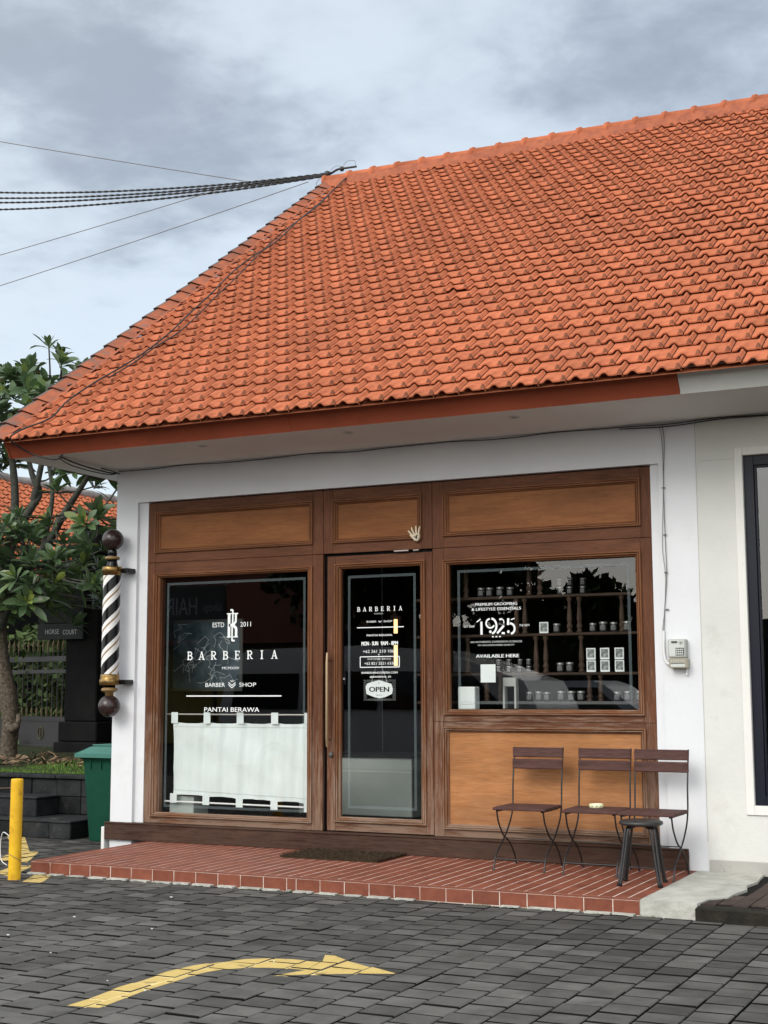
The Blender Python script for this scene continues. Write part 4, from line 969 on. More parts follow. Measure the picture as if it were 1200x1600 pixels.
# ---------------------------------------------------------------- carved hand over the door
h = thing('hand_ornament', (-4.58, .01, 2.60), 'small pale carved open hand with a dark triangle pinned above the door', 'ornament')
b = MB(); hx, hz, hy = -4.585, 2.598, .018
palm = [(-.022, -.035), (.008, -.040), (.026, -.022), (.030, .012), (.012, .028), (-.014, .026), (-.034, .008), (-.038, -.010)]
rows = []
for yy, sc2 in ((.016, .9), (.008, 1.0), (-.006, 1.0), (-.013, .8)):
    rows.append([(hx+u*sc2, hy+yy, hz+v*sc2) for u, v in palm])
b.grid(rows, M_bonewhite, closed=True); b.face(list(reversed(rows[-1])), M_bonewhite)
for (bx, bz), (tx, tz), ln2 in (((-.032, .006), (-.075, .052), 1), ((-.020, .020), (-.048, .078), 1), ((-.002, .026), (-.006, .088), 1), ((.016, .020), (.030, .082), 1), ((-.034, -.008), (-.058, .018), 1)):
    p = [(hx+bx, hy, hz+bz), (hx+bx+(tx-bx)*.5, hy-.007, hz+bz+(tz-bz)*.5), (hx+bx+(tx-bx)*.85, hy-.004, hz+bz+(tz-bz)*.86), (hx+tx, hy+.001, hz+tz)]
    b.tube(p, [.0088, .0078, .0066, .0035], M_bonewhite, 8)
b.build('hand', h)
b = MB(); b.prism([(hx-.020, hz+.000), (hx+.008, hz-.022), (hx+.014, hz+.016)], hy-.0155, hy-.0135, M_ball); b.tube([(hx-.004, hy-.016, hz+.002), (hx-.004, hy-.019, hz+.002)], .003, M_whitegloss, 8); b.build('triangle_inlay', h)

# ---------------------------------------------------------------- electricity meter, conduit, cables
mtg = thing('electricity_meter', (-2.48, 0, 1.52), 'grey electricity meter with keypad on the white wall above the chairs', 'meter')
b = MB(); b.box(-2.548, -2.418, -.07, -.001, 1.60, 1.735, M_meterbody, bev=.006); b.build('meter_body', mtg)
b = MB(); b.box(-2.541, -2.427, -.0735, -.0705, 1.612, 1.729, M_meterface, bev=.001); b.build('face_label', mtg)
b = MB(); b.box(-2.520, -2.478, -.0765, -.074, 1.706, 1.720, M_meterdark); b.build('display', mtg)
b = MB(); b.lathe((-2.452, -.074, 1.712), [(.016, 0), (.015, .003), (.012, .004), (.0, .004)], M_meterbody, 16, axis='y'); b.lathe((-2.452, -.078, 1.712), [(.004, 0), (0, .001)], M_black, 8, axis='y'); b.build('sensor', mtg)
b = MB(); b.box(-2.490, -2.430, -.078, -.074, 1.618, 1.672, M_meterdark, bev=.001)
for i in range(4):
    for j in range(3): b.box(-2.486+i*.0135, -2.476+i*.0135, -.0805, -.0782, 1.622+j*.016, 1.633+j*.016, M_meterface)
b.build('keypad', mtg)
b = MB(); b.box(-2.540, -2.408, -.082, -.001, 1.525, 1.597, M_metertan, bev=.005)
for i in range(6): b.box(-2.528+i*.018, -2.518+i*.018, -.084, -.082, 1.565, 1.585, M_meterbody)
b.box(-2.526, -2.424, -.0835, -.0822, 1.535, 1.556, M_meterface); b.box(-2.526, -2.424, -.0835, -.0822, 1.558, 1.562, M_meterdark); b.build('terminal_cover', mtg)
b = MB(); b.tube([(-2.425, -.02, 1.527), (-2.425, -.02, 1.49), (-2.430, -.025, 1.475)], .007, M_whitepipe, 8); b.build('cable_stub', mtg)
b = MB(); b.tube([(-2.590, -.014, 1.80), (-2.592, -.014, 1.72), (-2.592, -.014, 1.64), (-2.585, -.014, 1.595), (-2.570, -.015, 1.565), (-2.548, -.018, 1.553), (-2.535, -.02, 1.553)], .0115, M_whitepipe, 12)
tag(b.build('conduit'), 'white bent plastic conduit feeding the electricity meter', 'conduit')
def smooth_path(p, n=6):
    p = [Vector(q) for q in p]; o = []
    for k in range(len(p)-1):
        a, b_, c, d = p[max(k-1, 0)], p[k], p[k+1], p[min(k+2, len(p)-1)]
        for t in range(n):
            t /= n; o.append(.5*((2*b_)+(-a+c)*t+(2*a-5*b_+4*c-d)*t*t+(-a+3*b_-3*c+d)*t*t*t))
    return o+[p[-1]]
b = MB(); dwn = [(-2.56, -.012, 3.335), (-2.545, -.012, 3.2), (-2.560, -.012, 2.865), (-2.558, -.012, 2.436), (-2.556, -.012, 2.2), (-2.578, -.012, 1.95), (-2.588, -.012, 1.79)]
b.tube(smooth_path(dwn), .0028, M_wiregrey, 6); b.tube(smooth_path([(x-.012+.012*math.sin(z*7), y, z) for x, y, z in dwn]), .0022, M_wiregrey, 6)
for z in (2.85, 2.5, 2.22, 1.95): b.box(-2.572, -2.548, -.016, -.009, z, z+.008, M_meterdark)
tag(b.build('service_cable'), 'thin grey cable clipped down the white wall to the meter', 'cable')
b = MB()
pth = [(x, -.012+.004*math.sin(x*7), ZS-.012+.006*math.sin(x*5.3)-(.004 if int(x*3) % 2 else 0)) for x in [-7.52+.16*k for k in range(60)]]
b.tube(smooth_path(pth, 2), .0035, M_wire, 6)
b.tube(smooth_path([(x, y-.004, z-.010+.008*math.sin(x*3.1)) for x, y, z in pth if x > -2.9], 2), .0040, M_wire, 6)
tag(b.build('eaves_cable'), 'thin black cable running along the top of the wall under the soffit', 'cable')
rp = [(-7.70, 4.95, 7.90), (-7.68, 4.53, 7.60), (-7.60, 3.89, 7.14), (-7.58, 3.36, 6.76), (-7.51, 2.71, 6.29), (-7.58, 2.36, 6.04), (-7.58, 1.94, 5.74), (-7.50, 1.42, 5.36), (-7.45, .96, 5.03), (-7.38, .56, 4.75), (-7.39, .19, 4.48), (-7.45, -.09, 4.28), (-7.54, -.34, 4.10), (-7.58, -.67, 3.87), (-7.54, -.95, 3.66), (-7.68, -1.14, 3.54), (-7.76, -1.18, 3.46), (-7.70, -1.02, 3.37), (-7.55, -.97, 3.315), (-7.45, -.95, 3.305), (-7.42, -.92, 3.345)]
b = MB(); b.tube(smooth_path(rp, 5), .0075, M_wire, 8)
r2_ = [(-7.74, 4.92, 7.88), (-7.65, 4.3, 7.43), (-7.57, 3.75, 7.04), (-7.61, 3.01, 6.50), (-7.55, 2.47, 6.11), (-7.41, 1.69, 5.56), (-7.38, 1.36, 5.32), (-7.31, .92, 5.00), (-7.27, .54, 4.73), (-7.35, .24, 4.51), (-7.36, -.05, 4.31), (-7.44, -.30, 4.13)]
b.tube(smooth_path(r2_, 5), .0065, M_wire, 8)
tag(b.build('roof_cable'), 'black cables lying down the left edge of the tiled roof and looping at the fascia', 'cable')
b = MB(); c2 = [(-7.5, -.86, 3.345), (-7.5, -.72, 3.325), (-7.505, -.60, 3.315), (-7.51, -.36, 3.305), (-7.53, -.10, 3.31), (-7.54, -.02, 3.325)]
b.tube(smooth_path(c2, 5), .007, M_wire, 8); b.tube(smooth_path([(x-.2*(t*(1-t)), y, z-.018+.01*t) for t, (x, y, z) in [(k/5, q) for k, q in enumerate(c2)]], 5), .005, M_wire, 6)
b.tube(smooth_path([(-7.56, -.22, 3.34), (-7.52, -.10, 3.325), (-7.50, -.03, 3.31)], 4), .006, M_wire, 6)
tag(b.build('soffit_cable'), 'black cable bundle drooping under the soffit at the wall corner', 'cable')
# overhead lines
def sagline(a, c, sag, n=24): 
    a, c = Vector(a), Vector(c); return [a.lerp(c, t/n)-Vector((0, 0, sag*4*(t/n)*(1-t/n))) for t in range(n+1)]
POLE = Vector((-22.5, 4.85, 0))
def twisted(a, c, sag, nm, lab, grp, turns=70, r=.0085, off=.0075):
    p = sagline(a, c, sag, turns*8); b = MB()
    for ph in (0, PI):
        q = []
        for k, v in enumerate(p):
            an = ph+k/8*2*PI; q.append(v+Vector((0, math.cos(an)*off, math.sin(an)*off)))
        b.tube(q, r, M_wire, 5, cap=False)
    tag(b.build(nm), lab, 'cable', grp)
att = (-7.95, 4.87, 7.915)
for k, (z1, sg, lab) in enumerate(((11.15, .61, 'top twisted black service cable of the thick bundle leading to the ridge end'), (10.95, .61, 'second twisted black service cable of the bundle leading to the ridge end'), (10.80, .61, 'third twisted black service cable of the bundle leading to the ridge end'), (10.55, .61, 'lowest twisted black service cable of the bundle leading to the ridge end'))):
    twisted((POLE.x, 4.85+.03*k, z1), (att[0]-.02*k, att[1], att[2]-.008*k), sg, 'overhead_cable', lab, None, 66)
for k, (pz, ex, ez, sg, lab) in enumerate(((12.3, -9.22, 8.01, .05, 'thin wire sloping down to the bundle from above'), (7.0, -9.7, 7.97, .10, 'thin wire rising to meet the bundle from below'), (6.2, -8.30, 7.85, .12, 'lowest thin wire rising towards the ridge end'))):
    b = MB(); b.tube(sagline((POLE.x, 4.85, pz), (ex, 4.86, ez), sg), .0055, M_wiregrey, 5); tag(b.build('thin_wire'), lab, 'wire')
b = MB(); b.tube(smooth_path([(-7.96, 4.86, 7.91), (-7.85, 4.83, 7.93), (-7.70, 4.83, 7.925), (-7.60, 4.85, 7.93)]), .014, M_wire, 8); b.lathe((-7.80, 4.83, 7.925), sphere_prof(.032, 0, n=6), M_wire, 8)
b.lathe((-8.02, 4.85, 7.90), sphere_prof(.045, 0, n=6), M_wire, 8)
for q in ([(-7.98, 4.84, 7.93), (-7.86, 4.80, 7.965), (-7.74, 4.84, 7.93)], [(-7.80, 4.83, 7.93), (-7.70, 4.78, 7.99), (-7.60, 4.80, 7.985), (-7.62, 4.84, 7.93)]): b.tube(smooth_path(q), .0025, M_wiregrey, 5)
b.tube(smooth_path([(-8.1, 4.85, 7.88), (-8.18, 4.85, 7.80), (-8.12, 4.85, 7.70)]), .003, M_wire, 5)
tag(b.build('cable_clamp'), 'tangle of black cable joints tied to the end of the ridge', 'clamp')
b = MB(); b.tube([(POLE.x, 5.0, 0), (POLE.x, 5.0, 12)], [.16, .11], mat('concrete_pole', (.35, .34, .32), .9), 14); b.box(POLE.x-.06, POLE.x+.06, 4.6, 5.4, 9.1, 9.2, M_irong); tag(b.build('utility_pole'), 'concrete utility pole beyond the left edge carrying the cables', 'pole')

# ---------------------------------------------------------------- chairs, stool, mat, ashtray
def make_chair(loc, label):
    cx, cy, cz = loc
    t = thing('folding_chair', loc, label, 'chair', 'slatted folding chairs by the panel')
    X = lambda u: cx+u; Y = lambda v: cy+v; Z = lambda w_: cz+w_
    hw = .190
    b = MB(); ys = [-.190+.0635*k for k in range(6)]
    for k, y0 in enumerate(ys):
        wf = .200-.004*0
        b.box(X(-wf), X(wf), Y(y0), Y(y0+.056), Z(.420), Z(.443-(.003 if k == 0 else 0)), M_chairwood, .5, bev=.004)
    b.build('seat', t)
    b = MB(); b.tube([(X(-.165), Y(-.17), Z(.414)), (X(-.165), Y(.19), Z(.414))], .006, M_iron, 6); b.tube([(X(.165), Y(-.17), Z(.414)), (X(.165), Y(.19), Z(.414))], .006, M_iron, 6); b.build('seat_rail', t)
    for z0 in (.780, .695):
        b = MB(); dy = (z0-.44)*.10
        b.box(X(-.197), X(.197), Y(.195+dy), Y(.213+dy), Z(z0), Z(z0+.073), M_chairwood, .5, bev=.005); b.build('backrest_slat', t)
    for s in (-1, 1):
        x = s*hw
        # front leg: from seat front back and down to the rear foot
        b = MB(); b.tube(smooth_path([(X(x*.93), Y(-.165), Z(.418)), (X(x*.93), Y(-.13), Z(.33)), (X(x*.93), Y(-.04), Z(.235)), (X(x*.93), Y(.06), Z(.185)), (X(x*.93), Y(.165), Z(.10)), (X(x*.93), Y(.225), Z(.004))], 5), [.0062]*26, M_iron, 8); b.lathe((X(x*.93), Y(.225), Z(0)), [(.013, 0), (.012, .005), (0, .006)], M_iron, 10); b.build('leg', t)
        b = MB(); b.tube(smooth_path([(X(x), Y(.222+.04), Z(.855)), (X(x), Y(.215), Z(.62)), (X(x), Y(.20), Z(.44)), (X(x), Y(.16), Z(.34)), (X(x), Y(.06), Z(.24)), (X(x), Y(-.04), Z(.175)), (X(x), Y(-.155), Z(.10)), (X(x), Y(-.205), Z(.004))], 5), [.0062]*36, M_iron, 8); b.lathe((X(x), Y(-.205), Z(0)), [(.013, 0), (.012, .005), (0, .006)], M_iron, 10); b.build('leg', t)
    b = MB(); b.tube([(X(-hw), Y(-.175), Z(.076)), (X(hw), Y(-.175), Z(.076))], .0055, M_iron, 8); b.build('stretcher', t)
    b = MB(); b.tube([(X(-hw*.93), Y(.02), Z(.205)), (X(hw*.93), Y(.02), Z(.205))], .004, M_iron, 8); b.build('stretcher', t)
    return t
ch = make_chair((-3.535, -.37, ST), 'folding chair standing apart at the left end of the row')
c = copy_tree(ch); c.location = (-3.012, -.385, ST); c.rotation_euler[2] = rad(1); c['label'] = 'middle folding chair with the cream ashtray on its seat'
c = copy_tree(ch); c.location = (-2.592, -.435, ST+.001); c.rotation_euler[2] = rad(-1.5); c['label'] = 'folding chair at the right end with the black stool in front'
sx, sy = -2.565, -.84
stl = thing('round_stool', (sx, sy, ST), 'low black round stool in front of the right hand chair', 'stool')
b = MB(); b.lathe((sx, sy, ST), [(0, .382), (.120, .382), (.140, .388), (.146, .398), (.142, .410), (.125, .417), (0, .420)], M_stoolseat, 36); b.build('seat', stl)
for k in range(4):
    a = rad(45+90*k+8); b = MB()
    for s in (-1, 1):
        da = s*.14
        f = lambda r, z, q: (sx+math.cos(a)*r-math.sin(a)*q, sy+math.sin(a)*r+math.cos(a)*q, ST+z)
        b.tube(smooth_path([f(.06, .380, s*.014), f(.105, .368, s*.014), f(.122, .34, s*.014), f(.152, .17, s*.011), f(.185, .006, s*.009)], 4), .0085, M_iron, 8)
    b.lathe((f(.186, 0, 0)[0], f(.186, 0, 0)[1], ST), [(0, 0), (.018, 0), (.018, .02), (0, .022)], M_tyre, 10)
    b.build('leg', stl)
ax, ay, az = -3.03, -.33, ST+.443
at = thing('ashtray', (ax, ay, az), 'small cream and green round ashtray on the middle chair', 'ashtray')
b = MB(); b.lathe((ax, ay, az), [(0, 0), (.046, 0), (.050, .004), (.050, .026), (.047, .028), (.044, .026), (.042, .008), (0, .007)], M_ash, 28); b.build('bowl', at)
b = MB()
for k in range(10):
    a = 2*PI*k/10; b.lathe((ax+.0502*math.cos(a), ay+.0502*math.sin(a), az+.014), sphere_prof(.006, 0, n=4), M_ashgr, 6)
b.build('glaze_spots', at)
# coir mat: a block plus thousands of short fibres in one mesh
mt_ = thing('doormat', (-5.07, -.30, ST), 'worn brown coir doormat lying in front of the door', 'doormat')
b = MB(); mx0, mx1, my0, my1 = -5.50, -4.66, -.55, -.055
b.box(mx0, mx1, my0, my1, ST+.001, ST+.018, M_coir, 0.3)
b.build('mat_base', mt_)
b = MB()
for k in range(9000):
    x, y = R.uniform(mx0-.006, mx1+.006), R.uniform(my0-.006, my1+.006)
    l_ = R.uniform(.008, .026); a = R.uniform(0, 2*PI); lean = R.uniform(.002, .020)
    dx, dy = math.cos(a)*lean, math.sin(a)*lean; wv = .0020
    z0 = ST+.012
    b.face([(x-wv*math.sin(a), y+wv*math.cos(a), z0), (x+wv*math.sin(a), y-wv*math.cos(a), z0), (x+dx, y+dy, z0+l_)], M_coir, R.random()*1.6)
b.build('coir_pile', mt_)

# ---------------------------------------------------------------- bollard, bin
bo = thing('bollard', (-7.015, -1.83, 0), 'yellow scuffed steel bollard at the left end of the step', 'bollard')
b = MB(); b.lathe((-7.015, -1.83, 0), [(.048, -.01), (.0465, .0), (.0455, .03), (.0455, .700), (.044, .722), (.040, .729), (0, .731)], M_bollard, 32); b.build('post', bo)
b = MB(); b.tube([(-7.015+.047*math.cos(a), -1.83+.047*math.sin(a), .16-.028*math.sin(a*1+.8)) for a in [2*PI*k/24 for k in range(25)]], .0022, M_wiregrey, 5, cap=False)
b.tube(smooth_path([(-7.07, -1.83, .66), (-7.6, -1.6, .63), (-8.4, -1.2, .60)], 4), .003, M_twig, 5)
b.tube(smooth_path([(-7.07, -1.82, .30), (-7.16, -1.80, .33), (-7.20, -1.78, .24), (-7.17, -1.80, .13), (-7.08, -1.84, .10)], 5), .0035, M_whitepipe, 6)
b.build('string', bo)
bx0, bx1, by0, by1 = -8.27, -7.72, .46, 1.02
bi = thing('wheeled_bin', (-8.0, .74, 0), 'dark green wheeled rubbish bin beside the wall corner', 'bin')
b = MB(); rows = []
def rr4(x0, x1, y0, y1, z, r=.05):
    p = []
    for (cx, cy, a0) in ((x1-r, y1-r, 0), (x0+r, y1-r, 90), (x0+r, y0+r, 180), (x1-r, y0+r, 270)):
        for k in range(4): p.append((cx+r*math.cos(rad(a0+30*k)), cy+r*math.sin(rad(a0+30*k)), z))
    return p
for z, ins in ((.0, .055), (.02, .05), (.70, .005), (.745, .0), (.75, -.012), (.775, -.012), (.776, .0)):
    rows.append(rr4(bx0+ins+.02, bx1-ins, by0+ins+.02, by1-ins, z))
b.grid(rows, M_bin, .5, True, closed=True); b.face(rows[-1], M_bin); b.build('bin_body', bi)
for k in range(len(bi.children)): pass
b = MB()
for xx in (bx0+.13, bx0+.25, bx0+.37): b.box(xx, xx+.008, by0+.012, by0+.03, .66, .74, M_bin)
b.build('rib', bi)
b = MB(); rows = []
for z, ins in ((.765, -.035), (.800, -.035), (.812, -.01), (.835, .03), (.86, .07), (.868, .12)):
    rows.append(rr4(bx0+ins, bx1-ins*.6, by0+ins, by1-ins*.6, z, .04))
b.grid(rows, M_binlid, .5, False, closed=True); b.face(rows[-1], M_binlid); b.box(bx0+.08, bx1-.15, by0+.10, by1-.2, .866, .880, M_binlid, bev=.008); b.build('lid', bi)

# ---------------------------------------------------------------- planter, steps, grass
pw = thing('planter_wall', (-10, 1.4, 0), 'low black lava stone retaining wall behind the bin and bollard', 'wall')
b = MB(); b.box(-14, -7.56, 1.16, 1.30, 0, .50, M_lava, .5)
x = -14
while x < -7.6:
    wd = R.uniform(.24, .34); x1 = min(x+wd, -7.56)
    for z0, z1 in ((.0, .17), (.172, .34), (.342, .51)):
        b.box(x+.003, x1-.003, 1.125+R.uniform(0, .012), 1.17, z0, z1-.003, M_lava, R.random(), bev=.006)
    x = x1
b.build('stone_facing', pw)
b = MB(); x = -14
while x < -7.6: b.box(x+.003, min(x+.45, -7.56)-.003, 1.10, 1.34, .513, .548, M_lava, R.random()*.6+.9, bev=.006); x += .45
b.build('coping', pw)
b = MB()
for k, (x0, x1, tn) in enumerate(((-9.6, -8.97, .3), (-8.967, -8.66, 1.4), (-8.657, -8.405, 1.7))): b.box(x0, x1, .54, .9, 0, .145, M_lava, tn, bev=.006)
b.box(-9.62, -8.395, .53, 1.12, .147, .167, M_lava, 1.6, bev=.005); b.box(-8.41, -8.402, .56, 1.1, .0, .145, M_lava, .1)
b.box(-9.6, -8.43, .9, 1.12, 0, .146, M_lava, .3)
tag(b.build('stone_step'), 'lower black stone step in front of the planter wall', 'step')
b = MB(); b.box(-10.2, -9.02, .79, 1.12, .168, .335, M_lava, .8, bev=.006); b.box(-10.2, -9.0, .775, 1.12, .337, .356, M_lava, 1.6, bev=.005)
tag(b.build('stone_step'), 'upper black stone step in front of the planter wall', 'step')
b = MB(); rows = []
for i in range(30):
    rows.append([(-15+i*.26, 1.3+j*.35, .52+.05*noise.noise(Vector((i*.3, j*.4, 0)))+.012*j) for j in range(20)])
b.grid(rows, M_soil); tag(b.build('planter_soil'), kind='structure')
b = MB()
for k in range(15000):
    y = 1.30+2.2*R.random()**1.7; x = R.uniform(-12.6, -7.8)
    if x < -.60*(y+10)-2.2: x += 2.5
    hh = R.uniform(.02, .06)*(1+.6*noise.noise(Vector((x*3, y*3, 0)))); a = R.uniform(0, 2*PI); wv = .004; z0 = .53+.012*(y-1.3)/.35
    dx, dy = R.uniform(-.02, .02), R.uniform(-.02, .02)
    b.face([(x-wv*math.cos(a), y-wv*math.sin(a), z0), (x+wv*math.cos(a), y+wv*math.sin(a), z0), (x+dx, y+dy, z0+hh)], M_grass, R.random()*1.3)
tag(b.build('grass'), 'short green grass on top of the planter', 'grass', kind='stuff')
b = MB()
for k in range(420):   # dry fallen leaves
    x, y = R.uniform(-12.2, -8.2), R.uniform(1.9, 3.3); a = R.uniform(0, 2*PI); l_ = R.uniform(.05, .15); wv = R.uniform(.012, .028); z0 = .56+R.uniform(0, .05)
    d = Vector((math.cos(a), math.sin(a), R.uniform(-.2, .5))); s_ = Vector((-math.sin(a), math.cos(a), R.uniform(-.3, .3)))
    p = Vector((x, y, z0)); c_ = Vector((0, 0, R.uniform(.01, .03)))
    b.face([p, p+d*l_*.5+s_*wv+c_, p+d*l_, p+d*l_*.5-s_*wv+c_*.2], M_twig, R.random()*1.4)
for k in range(40):
    x, y = R.uniform(-12.0, -8.4), R.uniform(2.2, 3.4); a = R.uniform(0, 2*PI); l_ = R.uniform(.2, .6)
    b.tube([(x, y, .57), (x+math.cos(a)*l_*.5, y+math.sin(a)*l_*.5, .60+R.uniform(0, .08)), (x+math.cos(a)*l_, y+math.sin(a)*l_, .58+R.uniform(0, .15))], [.008, .006, .003], M_twig, 5, tint=R.random()*1.4)
tag(b.build('leaf_litter'), 'dry brown fallen leaves and twigs under the tree', 'leaf litter', kind='stuff')

# ---------------------------------------------------------------- frangipani
tr = thing('frangipani_tree', (-11.35, 3.1, .52), 'frangipani tree with long dark green leaves left of the shop', 'tree')
sk = [[(-11.38, 3.1, .45, .112), (-11.40, 3.1, .70, .104), (-11.38, 3.1, 1.0, .10), (-11.44, 3.1, 1.35, .112), (-11.55, 3.1, 1.75, .095), (-11.62, 3.12, 2.2, .09), (-11.55, 3.1, 2.78, .08), (-11.45, 3.1, 3.24, .068)],
      [(-11.45, 3.1, 3.24, .06), (-11.42, 3.1, 3.72, .05), (-11.46, 3.05, 4.28, .04), (-11.6, 3.0, 4.78, .03)],
      [(-11.45, 3.1, 3.24, .055), (-11.17, 3.12, 3.62, .05), (-11.13, 3.2, 3.80, .045), (-11.25, 3.2, 4.03, .036), (-11.43, 3.3, 4.36, .028)],
      [(-11.15, 3.12, 3.70, .045), (-11.05, 3.1, 4.01, .036), (-10.93, 3.05, 4.4, .030), (-10.85, 3.0, 4.95, .022)],
      [(-11.55, 3.1, 2.78, .06), (-10.93, 3.05, 3.06, .052), (-10.61, 3.0, 3.43, .046), (-10.35, 2.95, 3.70, .036), (-10.10, 2.9, 3.95, .026)],
      [(-10.93, 3.05, 3.06, .036), (-10.76, 3.0, 3.68, .028), (-10.93, 3.1, 4.16, .020)],
      [(-11.60, 3.1, 2.1, .05), (-11.25, 2.9, 2.46, .038), (-11.02, 2.8, 2.76, .028), (-10.6, 2.6, 2.82, .02)],
      [(-11.60, 3.1, 2.4, .06), (-12.1, 3.4, 3.0, .05), (-12.6, 3.5, 3.8, .035), (-12.9, 3.3, 4.6, .025)],
      [(-10.61, 3.0, 3.43, .03), (-10.1, 2.7, 3.45, .022), (-9.7, 2.5, 3.35, .016)]]
b = MB()
for s_ in sk: b.tube(smooth_path([p[:3] for p in s_], 4), [p[3] for p in s_], M_bark if s_[0][3] > .1 else M_barksm, 10)
b.tube(smooth_path([(-11.32, 3.0, .98), (-11.22, 2.95, .93), (-11.14, 2.95, 1.0), (-11.17, 3.0, 1.10)]), [.05]*8+[.03]*5, M_bark, 8)
b.build('trunk', tr)
cl = [(-11.15, 2.63, 5.16), (-11.39, 3.18, 5.38), (-10.58, 2.87, 5.36), (-10.67, 3.29, 5.21), (-11.15, 3.33, 5.18), (-10.82, 2.32, 4.79), (-10.45, 2.22, 4.59), (-11.1, 3.71, 4.92), (-10.44, 2.67, 4.52), (-11.17, 2.62, 4.57), (-12.16, 3.99, 4.64), (-11.06, 3.05, 5.04), (-12.13, 3.71, 4.34), (-10.03, 3.06, 4.08), (-10.49, 3.35, 4.08), (-10.07, 2.47, 3.89), (-10.97, 3.34, 4.12), (-10.71, 3.76, 3.92), (-11.07, 3.14, 3.15), (-11.65, 3.53, 3.06), (-11.69, 3.41, 2.81), (-10.46, 2.32, 2.82), (-11.12, 3.56, 3.03), (-10.67, 3.26, 2.76), (-10.07, 2.74, 2.84), (-9.5, 2.26, 2.57), (-11.88, 3.76, 2.59), (-10.82, 3.05, 2.36), (-11.34, 3.49, 2.56), (-12.1, 3.78, 2.44), (-10.45, 3.49, 2.45), (-10.96, 3.86, 3.21), (-10.49, 2.91, 3.1), (-11.96, 3.64, 3.33), (-9.89, 3.0, 3.91), (-10.54, 3.88, 3.36), (-10.96, 3.78, 5.17), (-9.62, 2.38, 3.37),
      (-11.6, 2.9, 5.0), (-11.8, 3.1, 5.3), (-11.5, 2.5, 4.6), (-12.0, 2.9, 4.9), (-12.5, 3.3, 5.1), (-12.8, 3.0, 4.8), (-12.4, 2.7, 4.2), (-13.0, 3.4, 4.3), (-12.7, 3.6, 3.6), (-12.3, 3.2, 3.2), (-12.9, 3.0, 2.9), (-12.2, 2.8, 2.6), (-10.3, 2.6, 4.3), (-10.15, 3.5, 4.35), (-9.75, 3.5, 4.1), (-9.55, 3.2, 4.0), (-10.2, 2.9, 2.6), (-9.9, 2.6, 3.05), (-11.3, 2.7, 2.9), (-11.6, 2.6, 2.45), (-10.7, 2.5, 3.2), (-11.0, 2.4, 2.7), (-11.4, 2.8, 3.3), (-10.9, 3.3, 4.75), (-10.6, 3.6, 4.6), (-11.7, 3.4, 4.7)]
for p in list(cl):
    for _ in range(2 if p[2] < 3.6 or p[2] > 4.3 else 1): cl.append((p[0]+R.uniform(-.30, .30), p[1]+R.uniform(-.3, .3), p[2]+R.uniform(-.22, .22)))
for k in range(16): cl.append((R.uniform(-11.2, -9.3), R.uniform(2.6, 3.6), R.uniform(3.85, 4.2)))
for k in range(30): cl.append((R.uniform(-12.3, -10.3), R.uniform(2.1, 2.9), R.uniform(2.35, 3.3)))
for k in range(30): cl.append((R.uniform(-12.6, -10.6), R.uniform(2.4, 3.6), R.uniform(4.2, 5.25)))
nodes = []
for s_ in sk[1:]:
    nodes += [Vector(p[:3]) for p in smooth_path([p[:3] for p in s_], 3)]
tb = MB(); lf = MB()
def leaf(mb, base, d, upv, L, W, droop, tn):
    d = d.normalized(); side = d.cross(upv); 
    if side.length < 1e-3: side = Vector((1, 0, 0))
    side.normalize(); nn = side.cross(d).normalized(); rows = []
    for k, (t, wv) in enumerate(((0, .06), (.12, .16), (.38, .72), (.62, 1.0), (.84, .72), (1.0, .05))):
        c_ = base+d*L*t-Vector((0, 0, 1))*droop*L*t*t
        rows.append([c_-side*W*wv+nn*W*.28*wv, c_, c_+side*W*wv+nn*W*.28*wv])
    mb.grid(rows, M_leaf, tn, True)
for p in cl:
    p = Vector(p); q = min(nodes, key=lambda n_: (n_-p).length+(1.2 if n_.z > p.z+.3 else 0))
    mid = q.lerp(p, .55)+Vector((R.uniform(-.06, .06), R.uniform(-.06, .06), -.04))
    tb.tube(smooth_path([q, mid, p], 4), [.013-.005*k/8 for k in range(9)], M_barksm, 6)
    ax_ = ((p-mid).normalized()*.5+Vector((R.uniform(-.3, .3), R.uniform(-.3, .3), R.uniform(.3, .9)))).normalized()
    nl = R.randint(11, 17); o1 = ax_.orthogonal().normalized(); o2 = ax_.cross(o1)
    base_t = R.uniform(.2, .7)
    for k in range(nl):
        a = k*2.4+R.uniform(-.3, .3); el = rad(72-58*k/nl+R.uniform(-12, 12))
        d = ax_*math.cos(rad(90)-el if k < 0 else el)+ (o1*math.cos(a)+o2*math.sin(a))*math.sin(el)
        L = R.uniform(.20, .34)*(1.0-.35*k/nl)
        leaf(lf, p-ax_*.05*(1-k/nl), d, ax_, L, L*.15+.004, R.uniform(.05, .5)*(1-k/nl*.6), max(0, min(1, base_t+R.gauss(.1, .16)+(.22 if k > nl*.75 else 0))))
tb.build('twig_growth', tr); lf.build('crown', tr)

# ---------------------------------------------------------------- neighbour: gate, pillar, wall, house
gp = thing('gate_pillar', (-11.1, 4.3, .5), 'black stepped stone gate pillar behind the barber pole', 'pillar')
b = MB(); 
for z0, z1, hw_ in ((.3, .75, .34), (.75, 1.0, .30), (1.0, 2.5, .25), (2.5, 2.62, .31), (2.62, 2.8, .27), (2.8, 2.92, .32), (2.92, 3.12, .22), (3.12, 3.25, .25), (3.25, 3.5, .14)):
    b.box(-11.1-hw_, -11.1+hw_, 4.3-hw_, 4.3+hw_, z0, z1-.004, M_darkwall, R.random(), bev=.015)
b.build('stone_blocks', gp)
b = MB(); b.box(-10.85, -7.56, 4.35, 4.5, .3, 2.45, M_darkwall, .3); 
for k in range(10): b.box(-10.8, -7.6, 4.33, 4.35, .55+k*.19, .56+k*.19, M_lava, .4)
b.box(-10.85, -7.56, 4.3, 4.55, 2.452, 2.53, M_lava, .5, bev=.02)
